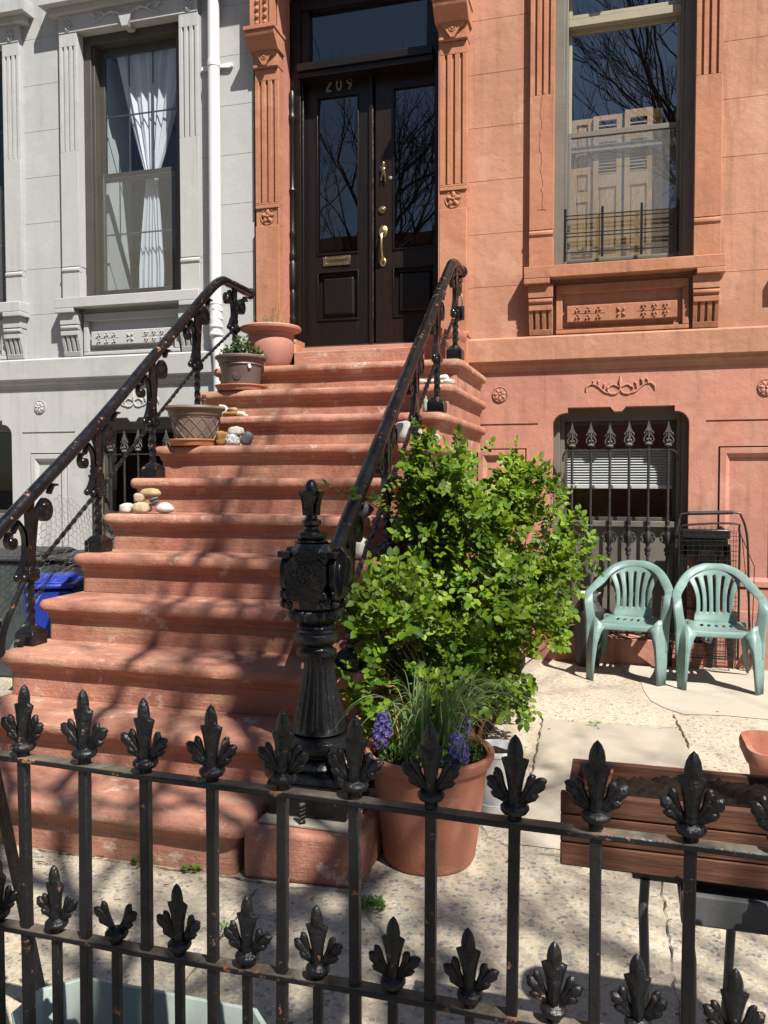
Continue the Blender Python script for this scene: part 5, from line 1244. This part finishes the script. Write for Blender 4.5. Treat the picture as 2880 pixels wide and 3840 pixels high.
# chicken wire
t=thing('chicken_wire','ragged sheet of rusty chicken wire hung beside the left stair railing','wire mesh',(0,0,0)); s=MB(); a=.021
def cw(u,v):   # u along y, v up
    y=3.30+u; z=.55+v
    return Vector((-2.93-.05*math.sin(u*4+v*3)+.02*math.sin(v*9+u*5),y,z))
def inside(u,v):
    top=.30+1.05*u if u<.5 else .82-.35*(u-.5); bot=.02+.55*u
    return 0<=u<=.95 and bot<=v<=min(top,.84)
rn=random.Random(8); J={}
def nd(i,j):
    if (i,j) not in J: J[(i,j)]=(rn.uniform(-.004,.004),rn.uniform(-.004,.004))
    return J[(i,j)]
cy=a*math.sqrt(3); 
for i in range(0,34):
    for j in range(-2,30):
        cu=i*a*1.5; cv=j*cy+(cy/2 if i%2 else 0)
        if not inside(cu,cv): continue
        H=[(cu+a*math.cos(k*PI/3),cv+a*math.sin(k*PI/3)) for k in range(6)]
        for k in ((0,1),(1,2),(2,3)):
            p,q=H[k[0]],H[k[1]]
            jp=nd(round(p[0]/.004),round(p[1]/.004)); jq=nd(round(q[0]/.004),round(q[1]/.004))
            s.tube([cw(p[0]+jp[0],p[1]+jp[1]),cw(q[0]+jq[0],q[1]+jq[1])],.0011,3)
s.build('mesh_sheet',M['wire'],t)
s=MB()
for k in range(4): s.tube(catmull([(-2.95+.01*k,4.22,1.0),(-2.96,3.95-.01*k,1.02-.02*k),(-2.94,3.72,.86+.01*k),(-2.93+.008*k,3.45,.60)],6),.0018,4)
s.build('selvedge',M['wire'],t)
# garden bed
t=thing('bed_edging','low reddish board edging of the planting bed along the stoop','edging',(0,0,0))
yy=3.95; k=0
while yy<6.5:
    L=.20; s=MB(); s.box(-.02,.012,0,L-.012,0,.24+.03*math.sin(k*2.3)); o=s.build('edging_board',M['brick'],t,bevel=.006); o.location=(-.70-.006*k+.01*math.sin(k*1.7),yy,-.02); o.rotation_euler=(0,.08*math.sin(k*3),.06*math.sin(k*1.3)); yy+=L; k+=1
s=MB(); s.box(-1.12,-.70,3.4,6.5,0,.10); o=s.build('bed_soil',M['soil'],None,bevel=.02); o['kind']='structure'
# ------------------------------------------------------------------ plants
def leaflet(s,p,d,n,L,Wd,curl=.12):
    d=d.normalized(); u=d.cross(n)
    u=u.normalized() if u.length>1e-5 else d.orthogonal().normalized(); n=u.cross(d)
    b=p; m1=p+d*L*.35-n*L*.02; m2=p+d*L*.72-n*L*curl*.5; t=p+d*L-n*L*curl
    f=n*Wd*.28
    s.add([b,m1,m2,t,p+d*L*.30+u*Wd+f,p+d*L*.68+u*Wd*.85+f-n*L*curl*.4,p+d*L*.30-u*Wd+f,p+d*L*.68-u*Wd*.85+f-n*L*curl*.4],
        [(0,1,4),(4,1,2,5),(5,2,3),(0,6,1),(6,7,2,1),(7,3,2)])
rn=random.Random(42)
def rv(r=rn): 
    while 1:
        v=Vector((r.uniform(-1,1),r.uniform(-1,1),r.uniform(-1,1)))
        if .05<v.length<=1: return v
RB=thing('rose_bush','bright green leafy rose bush growing beside the stoop and in front of the house wall','bush',(-.78,4.25,.08))
O=Vector((-.78,4.25,.08))
blobs=[((-.93,3.45,.72),(.20,.30,.34),330,1.2),((-.86,3.85,.62),(.26,.30,.36),330,1.15),((-.80,4.25,1.02),(.36,.42,.50),900,1.1),((-.84,4.15,1.42),(.25,.32,.22),210,1.05),((-.52,4.45,1.22),(.24,.35,.34),400,1.05),((-.45,4.60,.94),(.20,.32,.32),430,1.05),((-.52,4.25,.66),(.24,.28,.30),300,1.05),((-.70,3.85,.95),(.24,.28,.34),330,1.15),((-.25,4.70,1.06),(.11,.2,.16),100,1.05),((-.47,4.15,.42),(.22,.18,.12),80,1.15),((-.98,4.9,1.45),(.12,.2,.16),50,1.0),((-.98,4.15,1.45),(.15,.22,.24),170,1.0)]
lf=MB(); tw=MB(); tips=[]
for (c,r,N,sz) in blobs:
    c=Vector(c); k=0; N=int(N*1.25)
    while k<N:
        v=rv(); v=v.normalized()*(rn.random()**.42)
        p=c+Vector((v.x*r[0],v.y*r[1],v.z*r[2]))
        if p.x<-1.02 and p.y>3.40 and p.z<1.9 and rn.random()<.85: k+=.5; continue
        if MN.noise(p*3.6)+.65*MN.noise(p*7.5+Vector((3,1,7)))< .0: k+=.32; continue
        k+=1
        out=(p-c); out=out.normalized() if out.length>1e-4 else Vector((0,0,1))
        d=(out*.8+rv()*.8+Vector((0,-.1,.25))).normalized()
        n0=(Vector((.35,-.55,.8))+rv()*.8).normalized()
        L=rn.uniform(.055,.095)*sz; side=d.cross(n0).normalized()
        tw.tube([p-d*L*.5,p,p+d*L],[.0011,.0009,.0005],3)
        nl=rn.choice((3,5,5,7)); sl=rn.uniform(.024,.046)*sz*1.0
        leaflet(lf,p+d*L,d+rv()*.15,n0,sl*1.1,sl*.36)
        for q in range((nl-1)//2):
            b=p+d*L*(.80-.34*q)
            for sg in (-1,1):
                nn=(n0+rv()*.22).normalized(); leaflet(lf,b,(side*sg+d*.45+rv()*.15),nn,sl*(1-.08*q)*rn.uniform(.85,1.1),sl*.35)
        if rn.random()<.16: tips.append(p)
# sprig across the rail
for (A,B,n) in ((Vector((-1.02,3.75,1.28)),Vector((-1.20,3.22,1.435)),9),(Vector((-.55,4.2,1.35)),Vector((-.50,4.15,1.62)),8),(Vector((-.9,4.0,1.5)),Vector((-.95,3.95,1.70)),9),(Vector((-1.0,3.5,.95)),Vector((-1.10,3.25,1.0)),6)):
    tw.tube([A,(A+B)/2+Vector((0,0,.02)),B],[.003,.002,.001],5)
    for k in range(n):
        p=A+(B-A)*((k+.6)/n); d=(rv()+(B-A).normalized()*.6).normalized(); n0=(Vector((.3,-.5,.8))+rv()*.5).normalized(); side=d.cross(n0).normalized(); L=.05
        tw.tube([p,p+d*L],[.001,.0006],3); sl=.032; leaflet(lf,p+d*L,d,n0,sl,sl*.33)
        for q in (.5,.85):
            for sg in (-1,1): leaflet(lf,p+d*L*q,side*sg+d*.4,n0,sl*.9,sl*.3)
for o_ in (lf,tw): o_.v=[(a-O.x,b-O.y,c-O.z) for a,b,c in o_.v]
lf.build('foliage',M['leaf'],RB,recalc=False)
bases=[Vector((-.80+rn.uniform(-.14,.14),4.25+rn.uniform(-.22,.22),.08)) for _ in range(11)]
st=MB()
for b in bases[:9]: tips.append(b+Vector((rn.uniform(-.1,.1),rn.uniform(-.1,.1),.9)))
for tpt in tips:
    b=min(bases,key=lambda q:(q-tpt).length+rn.random()*.25); mid=b+(tpt-b)*.5+Vector((rn.uniform(-.05,.05),rn.uniform(-.05,.05),.10)); r0=rn.uniform(.003,.0065)
    st.tube(catmull([b,b+(mid-b)*.5+Vector((0,0,.06)),mid,tpt],3),[r0*(1-.085*i) for i in range(10)],5)
st.v=[(a-O.x,b-O.y,c-O.z) for a,b,c in st.v]; st.add(tw.v,tw.f); st.build('stems',M['twig'],RB,recalc=False)
# shrub in brown pot
t=thing('azalea_shrub','small dark green leafy shrub growing in the brown pot','shrub',(-2.665,5.565,2.31)); s=MB(); q=MB(); r2=random.Random(6)
for k in range(330):
    v=rv(r2); p=Vector((v.x*.165+.01,v.y*.14,.055+v.z*.075+ (.09*max(0,1-abs(v.x-.05)*3)) *r2.random()+ (.0 if v.x<.6 else -.03)))
    n0=(Vector((.3,-.4,.9))+rv(r2)*.8).normalized(); d=(Vector((v.x,v.y,.6))+rv(r2)*.7).normalized()
    for j in range(4): leaflet(s,p,d+rv(r2)*.9,n0,r2.uniform(.020,.032),.0065)
    if k%6==0: q.tube([(r2.uniform(-.02,.02),0,0),tuple(p*.6),tuple(p)],[.003,.002,.001],4)
s.build('foliage',M['leafd'],t,recalc=False); q.build('stems',M['twig'],t)
# seedlings in the landing pot
t=thing('wispy_seedlings','thin pale green seedlings gone to seed in the dusty terracotta pot','plant',(-2.60,5.95,2.58)); s=MB(); q=MB()
for k in range(34):
    a=r2.uniform(0,6.28); r_=r2.uniform(0,.12); b=Vector((r_*math.cos(a),r_*math.sin(a),0)); h=r2.uniform(.08,.24); tp=b+Vector((r2.uniform(-.07,.07),r2.uniform(-.05,.05),h))
    q.tube([b,(b+tp)/2+Vector((r2.uniform(-.01,.01),0,.01)),tp],[.0013,.001,.0006],4)
    for j in range(6):
        p=b+(tp-b)*r2.random(); leaflet(s,p,rv(r2)+Vector((0,0,.4)),(Vector((0,-.5,.8))+rv(r2)*.5),r2.uniform(.008,.02),.0035)
s.build('foliage',M['weed'],t,recalc=False); q.build('stems',M['weed'],t)
# clump of long leaves in the big pot
def blade(s,b,a,L,h,w,droop,mat=None,r=r2):
    d=Vector((math.cos(a),math.sin(a),0)); P=[]; n=9
    for i in range(n+1):
        u=i/n; P.append(b+d*(L*(u**1.4))+Vector((0,0,h*(1-(1-u)**2) - droop*u**3))+Vector((0,0,0)))
    side=Vector((-d.y,d.x,0)); vs=[];fs=[]
    for i,p in enumerate(P):
        ww=w*(1-(i/n)**3)*.9+.0004; t_=(P[min(i+1,n)]-P[max(i-1,0)]).normalized(); nn=side.cross(t_)
        vs+=[p-side*ww+nn*ww*.35,p,p+side*ww+nn*ww*.35]
    for i in range(n):
        for j in range(2): fs.append((i*3+j,i*3+j+1,(i+1)*3+j+1,(i+1)*3+j))
    s.add(vs,fs)
t=thing('bulb_leaves','clump of long arching blue green bulb leaves filling the large terracotta pot','plant',(-.68,3.09,.385)); s=MB()
for k in range(120):
    a=r2.gauss(-.15,1.5); b=Vector((r2.uniform(-.08,.10),r2.uniform(-.09,.09),0)); L=abs(r2.gauss(.11,.09)); h=r2.uniform(.16,.38); blade(s,b,a,L+.02,h,r2.uniform(.0025,.0055),L*.5)
for k in range(26): blade(s,Vector((r2.uniform(0,.1),r2.uniform(-.08,.08),0)),r2.uniform(-.5,.5),r2.uniform(.22,.36),r2.uniform(.32,.44),.004,r2.uniform(.10,.22))
for k in range(16): blade(s,Vector((r2.uniform(-.16,-.06),r2.uniform(-.1,.06),0)),r2.uniform(2,4),r2.uniform(.01,.06),r2.uniform(.12,.22),.009,.0)
blade(s,Vector((-.03,-.08,.0)),math.radians(195),.36,.38,.0045,.30)
s.build('leaf_blades',M['blade'],t,recalc=False)
s=MB()
for k in range(16): blade(s,Vector((r2.uniform(-.16,-.06),r2.uniform(-.08,.08),.0)),r2.uniform(2.0,4.3),r2.uniform(.02,.12),r2.uniform(.15,.28),.006,r2.uniform(.02,.16))
for k in range(7): blade(s,Vector((r2.uniform(.0,.1),r2.uniform(-.08,.08),0)),r2.uniform(-.6,.6),r2.uniform(.15,.32),r2.uniform(.2,.3),.0028,r2.uniform(.1,.22))
s.build('withered_blades',M['blade_dry'],t,recalc=False)
t=thing('chickweed','low feathery green weeds carpeting the soil of the large terracotta pot','weeds',(-.695,3.075,.395)); s=MB()
for k in range(620):
    a=r2.uniform(0,6.28); r_=.205*math.sqrt(r2.random()); p=Vector((r_*math.cos(a),r_*math.sin(a),r2.uniform(0,.055)*(1.0+.8*r2.random())))
    leaflet(s,p,rv(r2)+Vector((0,-.2,.9)),(Vector((.2,-.6,.8))+rv(r2)*.5),r2.uniform(.010,.024),.0035)
s.build('foliage',M['weed'],t,recalc=False)
def hyacinth(lab,loc,h,lean,n=34,sz=1):
    t=thing('hyacinth',lab,'flower',loc); s=MB(); q=MB()
    q.tube([(0,0,-.08),(lean*.4,0,h*.4),(lean,0,h)],[.006,.005,.004],6)
    for k in range(n):
        u=(k+.5)/n; z_=h*(.05+.95*u); a=k*2.4; R_=.012+.016*math.sin(PI*min(1,u*1.05+.08)); c=Vector((lean*u,0,z_)); o=Vector((math.cos(a),math.sin(a),.1)); f=c+o*R_*sz
        s.tube([c+o*.006,f],[.002,.0045],5)
        e1=o.cross(Vector((0,0,1))).normalized(); e2=e1.cross(o)
        for j in range(6):
            b=j*PI/3; rad=(e1*math.cos(b)+e2*math.sin(b)); leaflet(s,f,rad*.9+o*.35,o,.0155*sz,.0032*sz,-.0 if j%2 else .35)
    s.build('florets',M['purple'],t,recalc=False); q.build('stalk',M['blade'],t)
    q=MB()
    for k in range(4): blade(q,Vector((0,0,-.05)),k*1.6+.4,.035,.13,.009,0)
    q.build('leaf_blades',M['blade'],t,recalc=False)
hyacinth('purple hyacinth at the left of the large terracotta pot, tallest of the three',(-.868,3.00,.43),.14,.012,40,1.12)
hyacinth('fullest purple hyacinth drooping over the right rim of the large pot',(-.555,2.985,.40),.11,-.02,42,1.15)
hyacinth('small sparse purple hyacinth upright behind the full one at the right',(-.575,3.10,.455),.10,.01,18,1.05)
t=thing('glass_jar','small clear plastic cup half buried among the leaves in the large pot','cup',(-.625,2.965,.37)); s=MB(); s.lathe([(.022,0),(.024,.004),(.030,.065),(.033,.067),(.033,.073),(.029,.072),(.022,.006)],(0,0,0),20); s.xf(Matrix.Rotation(.25,4,'X')@Matrix.Rotation(.2,4,'Y')); s.build('cup_body',m_paint('smoky_plastic',(.16,.17,.17),(.12,.13,.13),.2,.02,9),t)
def tuft(lab,loc,r,n,sz=.012,seed=1):
    rr=random.Random(seed); t=thing('weed_tuft',lab,'weed',loc,0,'weeds sprouting from the paving'); s=MB()
    for k in range(n):
        a=rr.uniform(0,6.28); q=r*math.sqrt(rr.random()); leaflet(s,Vector((q*math.cos(a),q*math.sin(a)*.8,rr.uniform(.001,.02))),Vector((math.cos(a),math.sin(a),rr.uniform(.2,.9)))+rv(rr)*.4,Vector((0,-.3,1))+rv(rr)*.5,sz*rr.uniform(.7,1.3),sz*.3)
    s.build('foliage',M['weed'],t,recalc=False)
tuft('round tuft of green weed on the open paving in front of the pedestal',(-.796,2.64,.006),.045,210,.013,1)
tuft('small weed at the crack under the lowest step, left one',(-1.72,2.70,.006),.03,24,.02,2)
tuft('small weed at the crack under the lowest step, right one',(-1.51,2.70,.006),.022,20,.02,3)
tuft('tiny weed in the paving crack left of the pedestal',(-1.20,2.36,.006),.03,26,.014,4)
tuft('weed growing where the first riser meets the tread',(-1.36,2.99,.212),.03,40,.018,5)
tuft('sparse weed in the crack near the stand legs',(.17,2.16,.006),.012,18,.012,6)
tuft('tiny weed beside the pale paving slab',(-.14,4.98,.01),.03,20,.014,7)
# ------------------------------------------------------------------ ground
def sheet(name,pts,z,mat):
    o=MB().add([(x,y,z) for x,y in pts],[tuple(range(len(pts)))]).build(name,mat,None,recalc=False); o['kind']='structure'; return o
sheet('ground',[(-90,-120),(90,-120),(90,60),(-90,60)],-.16,M['asphalt'])
s=MB(); s.box(-60,60,-3.2,1.38,-.155,-.004); o=s.build('sidewalk',M['walk']); o['kind']='structure'
s=MB(); s.box(-60,60,-3.34,-3.2,-.155,-.0); o=s.build('kerb',M['slab'],None,bevel=.01); o['kind']='structure'
s=MB(); s.box(-60,60,1.38,7.0,-.155,0); o=s.build('paving',M['agg']); o['kind']='structure'
s=MB(); s.box(-60,60,-18,-13.5,-.155,-.004); o=s.build('far_sidewalk',M['walk']); o['kind']='structure'
sheet('concrete_slab',[(-.435,5.03),(-.41,4.4),(-.385,3.55),(-.378,3.27),(-.10,3.27),(.40,3.30),(.375,4.2),(.357,4.87),(.33,5.075)],.004,M['slab'])
sheet('cement_patch',[(-.02,6.9),(.04,6.45),(.12,6.30),(.157,6.17),(.165,5.95),(.205,5.67),(.28,5.52),(.389,5.396),(.62,5.44),(.872,5.421),(1.8,5.45),(1.8,6.9)],.004,M['patch'])
def crack(name,P,w):
    P=[Vector((x,y,0)) for x,y in P]; rr=random.Random(len(P)); Q=[]
    for a,b in zip(P,P[1:]):
        n=max(2,int((b-a).length/.03))
        for i in range(n): Q.append(a+(b-a)*i/n+Vector((rr.uniform(-.006,.006),rr.uniform(-.006,.006),0)))
    Q.append(P[-1]); vs=[];fs=[]
    for i,p in enumerate(Q):
        t_=(Q[min(i+1,len(Q)-1)]-Q[max(i-1,0)]).normalized(); u=Vector((-t_.y,t_.x,0)); k=w*.6*rr.uniform(.15,1.3)
        vs+=[(p+u*k+Vector((0,0,.0065)))[:],(p-u*k+Vector((0,0,.0065)))[:]]
    for i in range(len(Q)-1): fs.append((2*i,2*i+1,2*i+3,2*i+2))
    o=MB().add(vs,fs).build(name,M['dirt'],None,recalc=False); o['kind']='structure'
crack('paving_crack',[(.33,5.38),(.345,5.12),(.365,4.85),(.37,4.7)],.011); crack('paving_crack',[(.345,5.10),(.26,5.06),(.22,5.04)],.004)
crack('paving_crack',[(-.44,5.04),(-.415,4.4),(-.40,3.9),(-.39,3.3),(-.40,3.1)],.007); crack('paving_crack',[(-.43,5.045),(-.2,5.055),(.33,5.085)],.003)
crack('paving_crack',[(-2.6,2.715),(-2.1,2.705),(-1.7,2.70),(-1.31,2.705)],.006); crack('paving_crack',[(-1.32,2.70),(-1.1,2.695),(-.87,2.73)],.004)
crack('paving_crack',[(-.80,2.60),(-.72,2.50),(-.62,2.44),(-.50,2.30)],.0028); crack('paving_crack',[(-1.22,2.65),(-1.20,2.3),(-1.19,1.9)],.004)
crack('paving_crack',[(.155,3.2),(.165,2.5),(.172,2.1),(.18,1.9)],.005); crack('paving_crack',[(-.62,3.58),(-.5,3.3),(-.36,3.2),(.4,3.26)],.004)
s=MB(); rr=random.Random(77)
for k in range(70):
    x=rr.uniform(-2.4,1.3); y=rr.uniform(1.9,2.75) if x<-.85 else rr.uniform(1.9,6.3); a=rr.uniform(0,6.28); L=rr.uniform(.005,.022) if k>9 else rr.uniform(.03,.07)
    s.tube([(x,y,.008),(x+L*.5*math.cos(a)+.003,y+L*.5*math.sin(a),.011),(x+L*math.cos(a),y+L*math.sin(a),.008)],rr.uniform(.0008,.0022),4)
o=s.build('fallen_twigs',M['twig']); tag(o,'scattered dry twigs and crumbs littering the paving','debris'); o['kind']='stuff'
# ------------------------------------------------------------------ street trees (their bare branches shade the steps and show in the window panes)
def tree(lab,loc,h,seed,spread,lean=(0,0),dens=1):
    rr=random.Random(seed); t=thing('street_tree',lab,'tree',loc,0,'bare street trees'); tr=MB(); br=MB()
    tr.tube([(0,0,-.2),(0,0,.3),(lean[0]*.2,lean[1]*.2,h*.22),(lean[0]*.5,lean[1]*.5,h*.40)],[.22,.17,.15,.13],12)
    tr.build('trunk',M['bark'],t)
    def grow(p,d,L,r,dep):
        n=4; P=[p]; q=p; dd=d.normalized()
        for i in range(n):
            dd=(dd+rv(rr)*.20+Vector((0,0,.05))).normalized(); q=q+dd*L/n; P.append(q)
        e_=P[-1]
        if loc[1]>-6 and dep>0 and (e_.z-(6.8-(e_.y+loc[1]))/.518)>2.3: return
        br.tube(P,[r*(1-.12*i) for i in range(n+1)],6 if dep<3 else 4)
        if dep>=dens: return
        for k in range(rr.choice((2,3,3)) if dep<dens-1 else 3):
            u=rr.uniform(.35,1) if k else 1; pp=P[int(u*n)]
            ax=rv(rr); nd_=(dd+ax*rr.uniform(.55,.95)).normalized(); grow(pp,nd_,L*rr.uniform(.62,.85),r*rr.uniform(.5,.68),dep+1)
    b=Vector((lean[0]*.5,lean[1]*.5,h*.40))
    for k in range(5):
        a=k*2*PI/5+rr.uniform(-.3,.3); grow(b-Vector((0,0,.1*k)),Vector((math.cos(a)*spread+lean[0]*.12,math.sin(a)*spread+lean[1]*.12,1)),h*.24,.085,0)
    br.build('crown',M['bark'],t,recalc=False); return t
tree('bare budding street tree on the kerb behind the viewer, the nearest to the stoop',(2.3,-2.4,0),10.5,5,.55,(-.6,1.6),6)
tree('bare budding street tree on the kerb behind the viewer, right of the nearest one',(5.0,-3.1,0),9.8,31,.5,(-.3,1.2),6)
tree('bare budding street tree on the kerb behind the viewer, left of the stoop',(-5.6,-2.6,0),9.5,23,.6,(.6,.9),6)
tree('bare street tree across the road facing the brownstone',(-1.2,-14.5,0),12,12,.6,(0,0),5)
# row across the street
H=thing('opposite_house','plain brown row house standing across the street','house',(0,-19,0))
s=MB(); hol=[]
for k in range(-9,9):
    for z_ in (1.4,4.6,7.8): hol.append((k*2.3+.5,k*2.3+1.6,z_,z_+1.9))
rects(s,-22,22,0,11,hol,-.3,0); s.box(-22,22,-.32,.25,11.001,11.5); s.build('wall',M['brick'],H)
s=MB(); s.box(-22,22,-9,-.6,-.1,10.9); s.build('rooms',M['room'],H)
for (a,b,c,d) in hol:
    if abs(a)<13: pane(H,a,b,c,d,-.12,M['glass'],'window')
# ------------------------------------------------------------------ light, sky, camera
D=Vector((-.559,.518,-1)).normalized()
sun=bpy.data.lights.new('sun','SUN'); sun.energy=SUN_E; sun.angle=math.radians(.55); sun.color=(1,.955,.87)
so=bpy.data.objects.new('sun',sun); COL.objects.link(so); so.rotation_euler=D.to_track_quat('-Z','Y').to_euler()
wd=bpy.data.worlds.new('World'); SC.world=wd; wd.use_nodes=True; nt=wd.node_tree; nt.nodes.clear()
sk=nt.nodes.new('ShaderNodeTexSky'); sk.sky_type='NISHITA'; sk.sun_disc=False; sk.sun_elevation=math.asin(-D.z); sk.sun_rotation=math.atan2(-D.x,-D.y); sk.altitude=10; sk.air_density=1.0; sk.dust_density=.6; sk.ozone_density=1.2
bg=nt.nodes.new('ShaderNodeBackground'); bg.inputs[1].default_value=SKY_S; ow=nt.nodes.new('ShaderNodeOutputWorld'); nt.links.new(sk.outputs[0],bg.inputs[0]); nt.links.new(bg.outputs[0],ow.inputs[0])
cam=bpy.data.cameras.new('camera'); co=bpy.data.objects.new('camera',cam); COL.objects.link(co); SC.camera=co
cam.sensor_fit='VERTICAL'; cam.sensor_height=36; cam.sensor_width=27; cam.lens=3115/3840*36; cam.clip_start=.05; cam.clip_end=600
yaw=math.radians(15.9); pit=math.radians(2.2)
f=Vector((-math.sin(yaw)*math.cos(pit),math.cos(yaw)*math.cos(pit),-math.sin(pit)))
co.location=(0,0,1.45); co.rotation_euler=f.to_track_quat('-Z','Y').to_euler()
SC.view_settings.view_transform='Standard'; SC.view_settings.look='None'; SC.view_settings.exposure=EXPO; SC.view_settings.gamma=1
